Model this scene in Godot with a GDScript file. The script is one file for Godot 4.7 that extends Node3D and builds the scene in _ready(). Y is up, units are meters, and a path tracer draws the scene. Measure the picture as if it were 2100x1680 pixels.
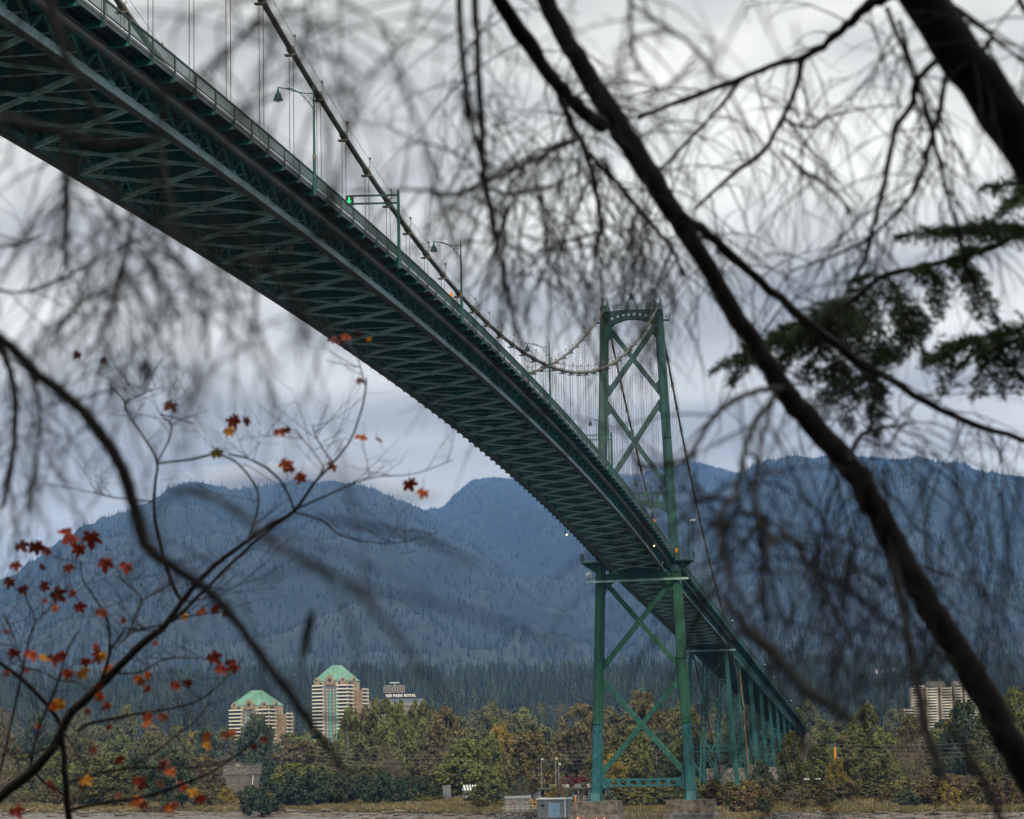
extends Node3D
# Suspension bridge seen from a wooded bank. x runs across the bridge, -z along it, y up; the water is y = 0.

const PANEL := 9.85
const F_PX := 5257.85
var rng := RandomNumberGenerator.new()
var used := {}
var cam_basis: Basis
var cam_at := Vector3(52.2726, 15.28, 521.0848)
var M := {}

# ---------------------------------------------------------------- mesh building
class Geo:
	var v := PackedVector3Array()
	var n := PackedVector3Array()
	var c := PackedColorArray()
	var t := PackedInt32Array()
	var tint := Color.WHITE
	var colored := false

	func vert(p: Vector3, nn: Vector3) -> int:
		v.append(p)
		n.append(nn)
		if colored:
			c.append(tint)
		return v.size() - 1

	func tri(a: Vector3, b: Vector3, d: Vector3) -> void:
		var nn := (d - a).cross(b - a).normalized()
		var i := vert(a, nn)
		vert(b, nn)
		vert(d, nn)
		t.append_array([i, i + 1, i + 2])

	func tri_n(a: Vector3, b: Vector3, d: Vector3, nn: Vector3) -> void:
		var i := vert(a, nn)
		vert(b, nn)
		vert(d, nn)
		t.append_array([i, i + 1, i + 2])

	func quad(a: Vector3, b: Vector3, d: Vector3, e: Vector3) -> void:
		var nn := (d - a).cross(b - a).normalized()
		var i := vert(a, nn)
		vert(b, nn)
		vert(d, nn)
		vert(e, nn)
		t.append_array([i, i + 1, i + 2, i, i + 2, i + 3])

	# six-sided solid from its lower and upper four corners (each seen from above, clockwise)
	func hexa(lo: Array, hi: Array) -> void:
		quad(hi[0], hi[1], hi[2], hi[3])
		quad(lo[3], lo[2], lo[1], lo[0])
		for k in 4:
			var m := (k + 1) % 4
			quad(lo[k], lo[m], hi[m], hi[k])

	func box(at: Vector3, size: Vector3, turn := 0.0) -> void:
		var b := Basis(Vector3.UP, turn)
		var h := size * 0.5
		var lo := []
		var hi := []
		for s in [Vector2(-1, -1), Vector2(1, -1), Vector2(1, 1), Vector2(-1, 1)]:
			lo.append(at + b * Vector3(s.x * h.x, -h.y, s.y * h.z))
			hi.append(at + b * Vector3(s.x * h.x, h.y, s.y * h.z))
		hexa(lo, hi)

	# a straight member of w (sideways) by h (upright) section
	func beam(a: Vector3, b: Vector3, w: float, h: float, up := Vector3.UP, w2 := -1.0, h2 := -1.0) -> void:
		if w2 < 0.0:
			w2 = w
		if h2 < 0.0:
			h2 = h
		var d := (b - a).normalized()
		var s := d.cross(up)
		if s.length() < 0.01:
			s = d.cross(Vector3.RIGHT)
		s = s.normalized()
		var u := s.cross(d).normalized()
		var lo := []
		var hi := []
		for q in [Vector2(-1, -1), Vector2(1, -1), Vector2(1, 1), Vector2(-1, 1)]:
			lo.append(a + s * (q.x * w * 0.5) + u * (q.y * h * 0.5))
			hi.append(b + s * (q.x * w2 * 0.5) + u * (q.y * h2 * 0.5))
		# lo ring winds the way hexa expects when looking along -d
		hexa(lo, hi)

	func tube(p: PackedVector3Array, r: PackedFloat32Array, sides := 6, cap := true) -> void:
		var last := p.size() - 1
		var rings := []
		var d0 := (p[1] - p[0]).normalized()
		var s := d0.cross(Vector3.UP)
		if s.length() < 0.1:
			s = d0.cross(Vector3.RIGHT)
		s = s.normalized()
		for k in p.size():
			var d := (p[mini(k + 1, last)] - p[maxi(k - 1, 0)]).normalized()
			s = (s - d * s.dot(d)).normalized()
			var u := d.cross(s)
			var first := v.size()
			for m in sides:
				var a := TAU * m / sides
				var nn := s * cos(a) + u * sin(a)
				vert(p[k] + nn * r[k], nn)
			rings.append(first)
		for k in last:
			for m in sides:
				var a: int = rings[k] + m
				var b: int = rings[k] + (m + 1) % sides
				var e: int = rings[k + 1] + m
				var f: int = rings[k + 1] + (m + 1) % sides
				t.append_array([a, f, b, a, e, f])
		if cap:
			for end in [0, last]:
				var ctr := vert(p[end], (p[0] - p[1]).normalized() if end == 0 else (p[last] - p[last - 1]).normalized())
				for m in sides:
					var a: int = rings[end] + m
					var b: int = rings[end] + (m + 1) % sides
					if end == 0:
						t.append_array([ctr, a, b])
					else:
						t.append_array([ctr, b, a])

	func rod(a: Vector3, b: Vector3, r: float, sides := 6, r2 := -1.0) -> void:
		tube(PackedVector3Array([a, b]), PackedFloat32Array([r, r if r2 < 0.0 else r2]), sides)

	# profile [radius, height] spun about the upright axis through at
	func lathe(at: Vector3, profile: Array, sides := 12) -> void:
		var p := PackedVector3Array()
		var r := PackedFloat32Array()
		for q in profile:
			p.append(at + Vector3.UP * q[1])
			r.append(maxf(q[0], 0.0005))
		tube(p, r, sides)

	# a flat outline (x, y) given depth along z, centred on z
	func prism(poly: PackedVector2Array, z: float, depth: float, xf := Transform3D.IDENTITY) -> void:
		if Geometry2D.is_polygon_clockwise(poly):
			poly = poly.duplicate()
			poly.reverse()
		var ids := Geometry2D.triangulate_polygon(poly)
		var zf := z + depth * 0.5
		var zb := z - depth * 0.5
		for k in range(0, ids.size(), 3):
			var a := poly[ids[k]]
			var b := poly[ids[k + 1]]
			var d := poly[ids[k + 2]]
			if (b - a).cross(d - a) < 0:
				var sw := b
				b = d
				d = sw
			tri(xf * Vector3(a.x, a.y, zf), xf * Vector3(d.x, d.y, zf), xf * Vector3(b.x, b.y, zf))
			tri(xf * Vector3(a.x, a.y, zb), xf * Vector3(b.x, b.y, zb), xf * Vector3(d.x, d.y, zb))
		for k in poly.size():
			var a := poly[k]
			var b := poly[(k + 1) % poly.size()]
			quad(xf * Vector3(a.x, a.y, zb), xf * Vector3(a.x, a.y, zf), xf * Vector3(b.x, b.y, zf), xf * Vector3(b.x, b.y, zb))

	func mesh(mat: Material = null) -> ArrayMesh:
		var a := []
		a.resize(Mesh.ARRAY_MAX)
		a[Mesh.ARRAY_VERTEX] = v
		a[Mesh.ARRAY_NORMAL] = n
		if colored:
			a[Mesh.ARRAY_COLOR] = c
		a[Mesh.ARRAY_INDEX] = t
		var m := ArrayMesh.new()
		m.add_surface_from_arrays(Mesh.PRIMITIVE_TRIANGLES, a)
		if mat:
			m.surface_set_material(0, mat)
		return m

func numbered(called: String) -> String:
	var k: int = used.get(called, 0)
	used[called] = k + 1
	return called if k == 0 else "%s_%03d" % [called, k]

func tag(o: Node3D, label := "", category := "", group := "", kind := "") -> Node3D:
	if label:
		o.set_meta("label", label)
	if category:
		o.set_meta("category", category)
	if group:
		o.set_meta("group", group)
	if kind:
		o.set_meta("kind", kind)
	return o

func thing(called: String, label: String, category: String, at := Vector3.ZERO, turn := 0.0, group := "") -> Node3D:
	var o := Node3D.new()
	o.name = numbered(called)
	o.position = at
	o.rotation.y = turn
	add_child(o, true)
	tag(o, label, category, group)
	return o

# one named mesh, a part of parent (or a top-level object)
func part(called: String, g: Geo, mat: Material, parent: Node = null, kind := "") -> MeshInstance3D:
	return inst(called, g.mesh(mat), parent, kind)

func inst(called: String, m: Mesh, parent: Node = null, kind := "", xf := Transform3D.IDENTITY) -> MeshInstance3D:
	var o := MeshInstance3D.new()
	o.mesh = m
	o.transform = xf
	if parent == null:
		o.name = numbered(called)
		add_child(o, true)
	else:
		var held: Dictionary = parent.get_meta("held") if parent.has_meta("held") else {}
		var k: int = held.get(called, 0)
		held[called] = k + 1
		parent.set_meta("held", held)
		o.name = called if k == 0 else "%s_%03d" % [called, k]
		parent.add_child(o, true)
	if kind:
		o.set_meta("kind", kind)
	return o

# many copies of one mesh as one uncountable mass
func mass(called: String, m: Mesh, where: Array, tints: PackedColorArray, label := "", category := "", parent: Node = null) -> MultiMeshInstance3D:
	var mm := MultiMesh.new()
	mm.transform_format = MultiMesh.TRANSFORM_3D
	mm.use_colors = tints.size() > 0
	mm.mesh = m
	mm.instance_count = where.size()
	for k in where.size():
		mm.set_instance_transform(k, where[k])
		if tints.size() > 0:
			mm.set_instance_color(k, tints[k])
	var o := MultiMeshInstance3D.new()
	o.multimesh = mm
	o.name = numbered(called)
	if parent:
		parent.add_child(o, true)
	else:
		add_child(o, true)
	tag(o, label, category, "", "stuff")
	return o

# ---------------------------------------------------------------- where things stand, measured off the view by bearing and distance
func bearing(u: float, w: float) -> Vector3:
	return cam_basis * Vector3((u - 1050.0) / F_PX, -(w - 840.0) / F_PX, -1.0)

func at(u: float, w: float, d: float) -> Vector3:
	return cam_at + bearing(u, w) * d

func span_y(z: float) -> float:   # height of the bottom chord
	if z >= 0.0:
		return 53.05 + 5.884 * z / 100.0 - 1.3063 * z * z / 10000.0
	return 53.05 + 0.0404 * z

func cable_y(z: float) -> float:
	if z >= 0.0:
		return 66.374 + 41.149 * pow((z - 235.2) / 235.2, 2.0)
	if z > -187.0:
		return 107.52 + 0.43 * z + 0.00066 * z * z
	return 50.2 - 0.367 * (-187.0 - z)

# ---------------------------------------------------------------- materials
func noise_tex(freq: float, low: Color, high: Color, seed_no: int, octaves := 4, bias := 0.5, size := 256) -> NoiseTexture2D:
	var f := FastNoiseLite.new()
	f.seed = seed_no
	f.noise_type = FastNoiseLite.TYPE_SIMPLEX_SMOOTH
	f.frequency = freq
	f.fractal_octaves = octaves
	var g := Gradient.new()
	g.set_color(0, low)
	g.set_color(1, high)
	g.add_point(bias, low.lerp(high, 0.5))
	var x := NoiseTexture2D.new()
	x.width = size
	x.height = size
	x.seamless = true
	x.noise = f
	x.color_ramp = g
	return x

func paint(called: String, col: Color, rough := 0.6, metal := 0.0, tex: Texture2D = null, scale := 0.3) -> StandardMaterial3D:
	var m := StandardMaterial3D.new()
	m.resource_name = called
	m.albedo_color = col
	m.roughness = rough
	m.metallic = metal
	if tex:
		m.albedo_texture = tex
		m.uv1_triplanar = true
		m.uv1_world_triplanar = true
		m.uv1_scale = Vector3.ONE * scale
	M[called] = m
	return m

# ---------------------------------------------------------------- the scene
func _ready() -> void:
	rng.seed = 20
	set_view()
	make_materials()
	build_land()
	build_mountains()
	build_mist()
	build_bridge()
	build_tower()
	build_approach()
	build_bridge_fittings()
	build_shore()
	build_city()
	build_trees()
	build_foreground()

func set_view() -> void:
	var cam := Camera3D.new()
	cam.name = "camera"
	cam.position = cam_at
	cam.rotation = Vector3(0.1356328, 0.1479846, -0.0190377)
	var lens := CameraAttributesPhysical.new()
	lens.frustum_focal_length = 75.11
	lens.frustum_focus_distance = 420.0
	lens.frustum_near = 0.3
	lens.frustum_far = 34000.0
	lens.exposure_aperture = 6.3
	cam.attributes = lens
	cam.fov = 18.152
	cam.near = 0.3
	cam.far = 34000.0
	cam.current = true
	add_child(cam)
	cam_basis = Basis.from_euler(cam.rotation)
	var env := Environment.new()
	env.background_mode = Environment.BG_SKY
	env.tonemap_mode = Environment.TONE_MAPPER_LINEAR
	env.tonemap_exposure = 1.0
	env.sdfgi_enabled = true
	env.ssao_enabled = true
	env.ssil_enabled = true
	env.fog_enabled = true
	env.fog_density = 0.000043
	env.volumetric_fog_enabled = true
	env.volumetric_fog_density = 0.0
	env.fog_light_color = Color(0.40, 0.63, 0.93)
	var sky := Sky.new()
	var pano := PanoramaSkyMaterial.new()
	pano.panorama = ImageTexture.create_from_image(cloud_image())
	sky.sky_material = pano
	env.sky = sky
	var we := WorldEnvironment.new()
	we.name = "world_environment"
	we.environment = env
	add_child(we)
	# thin cloud: a weak, very soft sun behind the viewer
	var sun := DirectionalLight3D.new()
	sun.name = "sun"
	sun.light_energy = 0.8
	sun.light_color = Color(1.0, 0.94, 0.84)
	sun.light_angular_distance = 10.0
	sun.shadow_enabled = true
	add_child(sun)
	sun.look_at_from_position(Vector3(0.3, 0.55, 0.8), Vector3.ZERO)

# an overcast sky: layered cloud, the same all round
func cloud_image() -> Image:
	var w := 2048
	var h := 1024
	var im := Image.create(w, h, false, Image.FORMAT_RGBF)
	var big := FastNoiseLite.new()
	big.seed = 11
	big.frequency = 1.0
	big.fractal_octaves = 5
	big.fractal_gain = 0.5
	var warp := FastNoiseLite.new()
	warp.seed = 5
	warp.frequency = 0.9
	warp.fractal_octaves = 3
	for y in h / 2 + 1:
		var el := PI * 0.5 - PI * (y + 0.5) / h
		var band := pow(sin(maxf(el, 0.0)), 0.55)
		for x in w:
			var az := TAU * (x + 0.5) / w
			# cloud sheets seen at a low angle: flattened, finer towards the horizon
			var p := Vector3(cos(az) * 3.2, band * 9.0, sin(az) * 3.2)
			var q := warp.get_noise_3dv(p * 0.6) * 1.1
			var s := big.get_noise_3d(p.x * 1.3 + q, p.y * 1.5 + q * 0.7, p.z * 1.3)
			var lum := 0.86 + 0.66 * s
			lum = clampf(lum, 0.36, 1.15) * (1.0 + 1.7 * sin(maxf(el, 0.0))) / 1.26
			var cool := clampf((0.82 - lum) * 0.16, -0.02, 0.09)
			im.set_pixel(x, y, Color(lum * (1.06 - cool * 0.3), lum * (1.04 - cool * 0.1), lum * (0.945 + cool * 0.15)))
	for y in range(h / 2 + 1, h):
		for x in w:
			im.set_pixel(x, y, Color(0.3, 0.31, 0.31))
	return im

func make_materials() -> void:
	var wear := noise_tex(0.02, Color(0.60, 0.58, 0.55), Color(1, 1, 1), 3, 5, 0.35)
	var rust := noise_tex(0.03, Color(0.62, 0.58, 0.52), Color(1, 1, 1), 8, 5, 0.25)
	var grime := noise_tex(0.025, Color(0.5, 0.5, 0.5), Color(1, 1, 1), 14, 5, 0.5)
	paint("green_upper", Color(0.075, 0.335, 0.315), 0.55, 0.0, wear, 0.12)
	paint("green_lower", Color(0.075, 0.375, 0.265), 0.55, 0.0, wear, 0.12)
	paint("teal_fresh", Color(0.095, 0.41, 0.435), 0.5, 0.0, wear, 0.12)
	paint("green_deck", Color(0.17, 0.53, 0.50), 0.6, 0.0, rust, 0.25)
	paint("chord_blue", Color(0.55, 0.71, 0.73), 0.5, 0.0, rust, 0.3)
	paint("shed_grey", Color(0.52, 0.54, 0.56), 0.8, 0.0, wear, 0.2)
	paint("cabin_pale", Color(0.70, 0.69, 0.65), 0.8, 0.0, grime, 0.2)
	paint("door_blue", Color(0.50, 0.61, 0.70), 0.6)
	paint("moss_roof", Color(0.36, 0.37, 0.28), 0.9, 0.0, grime, 0.2)
	paint("ochre_wall", Color(0.62, 0.50, 0.30), 0.9, 0.0, grime, 0.2)
	paint("pole_wood", Color(0.34, 0.31, 0.27), 0.9)
	paint("glass_dark", Color(0.22, 0.24, 0.26), 0.2)
	paint("glass_pale", Color(0.42, 0.46, 0.47), 0.25)
	paint("glass_green", Color(0.42, 0.62, 0.56), 0.25)
	paint("cream_wall", Color(0.80, 0.75, 0.64), 0.8, 0.0, wear, 0.05)
	paint("cream_trim", Color(0.88, 0.85, 0.76), 0.8)
	paint("tan_wall", Color(0.70, 0.61, 0.50), 0.8, 0.0, wear, 0.05)
	paint("roof_mint", Color(0.47, 0.68, 0.59), 0.6, 0.0, wear, 0.05)
	paint("roof_red", Color(0.42, 0.20, 0.16), 0.8)
	paint("brick_brown", Color(0.38, 0.28, 0.24), 0.85)
	paint("sign_dark", Color(0.13, 0.14, 0.19), 0.7)
	paint("sign_white", Color(0.97, 0.96, 0.93), 0.6)
	paint("stone", Color(0.45, 0.44, 0.43), 0.9, 0.0, grime, 0.4)
	paint("drift_a", Color(0.53, 0.48, 0.42), 0.9, 0.0, grime, 0.5)
	paint("drift_b", Color(0.44, 0.40, 0.36), 0.9, 0.0, grime, 0.5)
	paint("drift_c", Color(0.60, 0.55, 0.49), 0.9, 0.0, grime, 0.5)
	paint("bark_grey", Color(0.45, 0.41, 0.36), 0.9)
	paint("grass_tuft", Color(1, 1, 1), 0.9).vertex_color_use_as_albedo = true
	for q in [["leaf_olive", Color(0.365, 0.36, 0.18)], ["leaf_moss", Color(0.385, 0.405, 0.18)], ["leaf_brown", Color(0.37, 0.33, 0.18)], ["leaf_dark", Color(0.235, 0.28, 0.165)], ["leaf_fir", Color(0.17, 0.235, 0.145)], ["leaf_gold", Color(0.52, 0.45, 0.17)], ["leaf_rust", Color(0.38, 0.10, 0.075)], ["leaf_rustbrown", Color(0.37, 0.295, 0.175)], ["leaf_grey", Color(0.40, 0.35, 0.28)], ["leaf_hill", Color(0.25, 0.25, 0.16)], ["needle_green", Color(0.235, 0.275, 0.17)]]:
		var lm := paint(q[0], q[1], 0.85)
		lm.vertex_color_use_as_albedo = true
		lm.backlight_enabled = true
		lm.backlight = Color(0.22, 0.22, 0.1)
	paint("bark_dark", Color(0.115, 0.10, 0.097), 0.95)
	paint("bark_twig", Color(0.125, 0.11, 0.10), 0.9)
	for q in [["leaf_red", Color(0.58, 0.175, 0.06)], ["leaf_scarlet", Color(0.70, 0.27, 0.06)], ["leaf_wine", Color(0.42, 0.15, 0.08)], ["leaf_orange", Color(0.78, 0.38, 0.07)], ["leaf_yellow", Color(0.83, 0.56, 0.07)], ["leaf_lime", Color(0.48, 0.47, 0.10)], ["leaf_tan", Color(0.50, 0.19, 0.08)]]:
		var fm := paint(q[0], q[1], 0.7)
		fm.backlight_enabled = true
		fm.backlight = Color(q[1].r * 0.45, q[1].g * 0.35, q[1].b * 0.3)
	var hg := paint("hemlock_green", Color(0.23, 0.32, 0.13), 0.7)
	hg.vertex_color_use_as_albedo = true
	hg.backlight_enabled = true
	hg.backlight = Color(0.3, 0.35, 0.15)
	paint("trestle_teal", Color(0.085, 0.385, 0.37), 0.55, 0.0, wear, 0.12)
	paint("primer", Color(0.62, 0.55, 0.44), 0.8, 0.0, grime, 0.4)
	paint("web_teal", Color(0.38, 0.68, 0.64), 0.5, 0.0, rust, 0.3)
	paint("teal_mid", Color(0.10, 0.405, 0.34), 0.5, 0.0, wear, 0.12)
	paint("grey_panel", Color(0.36, 0.37, 0.38), 0.8, 0.0, grime, 0.3)
	paint("pier_stain", Color(0.50, 0.47, 0.42), 0.95, 0.0, noise_tex(0.02, Color(0.35, 0.33, 0.3), Color(1, 1, 1), 61, 5, 0.35), 0.12)
	paint("brace_grey", Color(0.72, 0.90, 0.87), 0.6, 0.0, rust, 0.3)
	paint("flange_brown", Color(0.50, 0.47, 0.43), 0.75, 0.0, grime, 0.4)
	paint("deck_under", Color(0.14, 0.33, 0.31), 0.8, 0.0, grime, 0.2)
	paint("pipe_grey", Color(0.50, 0.48, 0.45), 0.7, 0.0, grime, 0.5)
	paint("walk_steel", Color(0.18, 0.31, 0.29), 0.7, 0.0, grime, 0.3)
	paint("curb_pale", Color(0.74, 0.75, 0.76), 0.5, 0.0, wear, 0.5)
	paint("rail_green", Color(0.075, 0.20, 0.19), 0.5)
	paint("mesh_green", Color(0.10, 0.27, 0.25), 0.6)
	paint("cable_grey", Color(0.47, 0.455, 0.42), 0.65, 0.0, grime, 0.4)
	paint("rope_grey", Color(0.42, 0.39, 0.36), 0.6)
	paint("band_cream", Color(0.60, 0.57, 0.50), 0.7, 0.0, grime, 0.8)
	paint("asphalt", Color(0.24, 0.24, 0.24), 0.9)
	paint("concrete", Color(0.56, 0.54, 0.50), 0.9, 0.0, grime, 0.15)
	paint("concrete_pale", Color(0.66, 0.63, 0.57), 0.9, 0.0, grime, 0.1)
	paint("lamp_green", Color(0.05, 0.30, 0.27), 0.45)
	paint("dark_steel", Color(0.10, 0.11, 0.11), 0.5)
	paint("sign_orange", Color(0.95, 0.58, 0.04), 0.6)
	paint("red_paint", Color(0.62, 0.10, 0.05), 0.5)
	paint("white_paint", Color(0.85, 0.85, 0.84), 0.6)
	var warm := paint("lamp_glow", Color(1.0, 0.93, 0.75), 0.5)
	warm.emission_enabled = true
	warm.emission = Color(1.0, 0.90, 0.66)
	warm.emission_energy_multiplier = 2.5
	var go := paint("signal_green", Color(0.1, 0.9, 0.5), 0.5)
	go.emission_enabled = true
	go.emission = Color(0.05, 0.9, 0.45)
	go.emission_energy_multiplier = 1.6
	paint("needle_dark", Color(0.17, 0.225, 0.19), 0.9).vertex_color_use_as_albedo = true
	var gm := paint("ground_cover", Color(1, 1, 1), 0.95, 0.0, noise_tex(0.03, Color(0.55, 0.55, 0.55), Color(1, 1, 1), 31, 5), 0.06)
	gm.vertex_color_use_as_albedo = true
	paint("mountain_floor", Color(0.16, 0.21, 0.185), 0.95, 0.0, noise_tex(0.02, Color(0.45, 0.45, 0.45), Color(1, 1, 1), 41, 5), 0.004)
	var wm := paint("water", Color(0.10, 0.16, 0.17), 0.12)
	wm.normal_enabled = true
	var wn := noise_tex(0.03, Color.BLACK, Color.WHITE, 51, 4)
	wn.as_normal_map = true
	wm.normal_texture = wn
	wm.normal_scale = 0.6
	wm.uv1_triplanar = true
	wm.uv1_world_triplanar = true
	wm.uv1_scale = Vector3.ONE * 0.05

# column of the picture that a bearing falls into, for laying out the shore as a map of bearings and distances
func column_of(x: float, z: float) -> float:
	var a := atan2(x - cam_at.x, cam_at.z - z)
	return 1050.0 + F_PX * tan(clampf(a + 0.148, -1.3, 1.3))

func spot(u: float, d: float) -> Vector3:
	var a := atan((u - 1050.0) / F_PX) - 0.148
	var x := cam_at.x + sin(a) * d
	var z := cam_at.z - cos(a) * d
	return Vector3(x, land_y(x, z), z)

const SHORE := [[-3000.0, 1500.0], [-900.0, 960.0], [0.0, 815.0], [300.0, 760.0], [600.0, 730.0], [900.0, 648.0], [1050.0, 612.0], [1140.0, 575.0], [1190.0, 503.0], [1480.0, 500.0], [1570.0, 575.0], [2050.0, 562.0], [2600.0, 600.0], [5000.0, 900.0]]

func along(table: Array, u: float) -> float:
	if u <= table[0][0]:
		return table[0][1]
	for k in table.size() - 1:
		if u <= table[k + 1][0]:
			return lerpf(table[k][1], table[k + 1][1], (u - table[k][0]) / (table[k + 1][0] - table[k][0]))
	return table[table.size() - 1][1]

var lumps: FastNoiseLite

func land_y(x: float, z: float) -> float:
	if lumps == null:
		lumps = FastNoiseLite.new()
		lumps.seed = 77
		lumps.frequency = 0.012
	var d := Vector2(x - cam_at.x, z - cam_at.z).length()
	if z > cam_at.z - 1.0 and d > 3.0:
		return 13.4
	if d < 70.0:
		return lerpf(13.4, -4.0, smoothstep(5.0, 62.0, d))
	var e := d - along(SHORE, column_of(x, z))
	var y := -4.0
	if e > -60.0:
		y = lerpf(-4.0, 0.4, smoothstep(-60.0, 0.0, e))
	if e > 0.0:
		y = 0.4 + 1.9 * smoothstep(0.0, 22.0, e) + 1.0 * smoothstep(20.0, 70.0, e) + 5.0 * smoothstep(300.0, 1400.0, e)
		y += lumps.get_noise_2d(x, z) * 0.5 * smoothstep(20.0, 80.0, e)
	if d > 2080.0:
		y += 0.098 * minf(d - 2080.0, 1000.0) + 0.02 * maxf(0.0, d - 3080.0) + lumps.get_noise_2d(x * 0.3, z * 0.3) * 9.0 * smoothstep(2080.0, 2500.0, d)
	return y

func build_land() -> void:
	var g := Geo.new()
	g.colored = true
	var angles := []
	var a := -PI
	while a < PI - 0.001:
		angles.append(a)
		a += 0.006 if absf(a + 0.148) < 0.34 else 0.08
	var dist := [0.5, 4.0, 10.0, 20.0, 35.0, 50.0, 70.0, 200.0, 430.0]
	var d := 480.0
	while d < 980.0:
		dist.append(d)
		d += 7.0
	while d < 3400.0:
		dist.append(d)
		d *= 1.035
	dist.append_array([4200.0, 6000.0, 9000.0, 14000.0, 22000.0])
	var sand := Color(0.20, 0.185, 0.165)
	var grass := Color(0.085, 0.082, 0.04)
	var scrub := Color(0.05, 0.05, 0.026)
	var forest := Color(0.018, 0.026, 0.02)
	for ai in angles.size():
		for dd in dist:
			var x: float = cam_at.x + sin(angles[ai]) * dd
			var z: float = cam_at.z - cos(angles[ai]) * dd
			var e: float = dd - along(SHORE, column_of(x, z))
			var col := forest
			if dd > 300.0 and dd < 2000.0:
				col = sand.lerp(grass, smoothstep(14.0, 24.0, e + lumps.get_noise_2d(x * 4.0, z * 4.0) * 12.0)).lerp(scrub, smoothstep(40.0, 90.0, e))
			g.tint = col
			var e2 := 1.0
			var nn := Vector3(land_y(x - e2, z) - land_y(x + e2, z), 2.0 * e2, land_y(x, z - e2) - land_y(x, z + e2)).normalized()
			g.vert(Vector3(x, land_y(x, z), z), nn)
	var w := dist.size()
	for ai in angles.size():
		var bi := (ai + 1) % angles.size()
		for k in w - 1:
			g.t.append_array([ai * w + k, ai * w + k + 1, bi * w + k + 1, ai * w + k, bi * w + k + 1, bi * w + k])
	part("ground", g, M.ground_cover, null, "structure")
	var s := Geo.new()
	s.quad(Vector3(-3000, 0, -1200), Vector3(3000, 0, -1200), Vector3(3000, 0, 516), Vector3(-3000, 0, 516))
	part("water", s, M.water, null, "structure")

# ---------------------------------------------------------------- conifers and mountains
# a conifer of height 1: ragged drooping skirts of boughs round a thin stem
func conifer_mesh(tiers: int, boughs: int, seed_no: int, mat: Material, wide := 0.17) -> ArrayMesh:
	var r := RandomNumberGenerator.new()
	r.seed = seed_no
	var g := Geo.new()
	g.colored = true
	for k in tiers:
		var f := float(k) / tiers
		var y := 0.1 + 0.9 * f
		var rad := wide * (1.0 - f) * r.randf_range(0.75, 1.15) + 0.012
		var drop := 0.10 + 0.06 * (1.0 - f)
		for b in boughs:
			var a := TAU * (b + r.randf_range(-0.35, 0.35)) / boughs + k * 1.7
			var half := TAU / boughs * 0.55
			var reach := rad * r.randf_range(0.65, 1.25)
			var tip := Vector3(cos(a) * reach, y - drop * r.randf_range(0.3, 1.0), sin(a) * reach)
			var l := Vector3(cos(a - half) * rad * 0.45, y + 0.01, sin(a - half) * rad * 0.45)
			var q := Vector3(cos(a + half) * rad * 0.45, y + 0.01, sin(a + half) * rad * 0.45)
			var top := Vector3(0, minf(1.0, y + 1.3 / tiers), 0)
			var shade := r.randf_range(0.7, 1.2)
			g.tint = Color(shade, shade, shade)
			g.tri(top, q, l)
			g.tri(l, q, tip)
	return g.mesh(mat)

func build_mountains() -> void:
	var tree := conifer_mesh(4, 5, 3, M.needle_dark, 0.16)
	ridge("mountain", tree, 10400.0, 4600.0, [[-420, 1420], [-250, 1330], [-100, 1262], [0, 1207], [60, 1162], [120, 1122], [170, 1085], [230, 1060], [300, 1040], [350, 1007], [390, 996], [430, 1003], [470, 1010], [540, 1003], [620, 985], [700, 990], [800, 1020], [880, 1060], [960, 1120], [1100, 1220], [1300, 1350]], 18000, 4)
	ridge("mountain", tree, 14200.0, 6500.0, [[350, 1300], [520, 1160], [700, 1085], [840, 1052], [905, 1043], [935, 1010], [965, 986], [1000, 978], [1040, 984], [1100, 966], [1200, 962], [1260, 970], [1300, 971], [1350, 958], [1420, 945], [1470, 957], [1520, 972], [1600, 1000], [1750, 1060], [1950, 1160]], 22000, 5)
	ridge("mountain", tree, 11200.0, 4600.0, [[1230, 1390], [1330, 1270], [1400, 1110], [1450, 1030], [1500, 985], [1530, 970], [1580, 952], [1640, 939], [1700, 941], [1760, 936], [1830, 940], [1900, 946], [1950, 955], [2000, 962], [2050, 970], [2100, 978], [2200, 1000], [2400, 1060], [2600, 1150]], 24000, 6)

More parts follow.
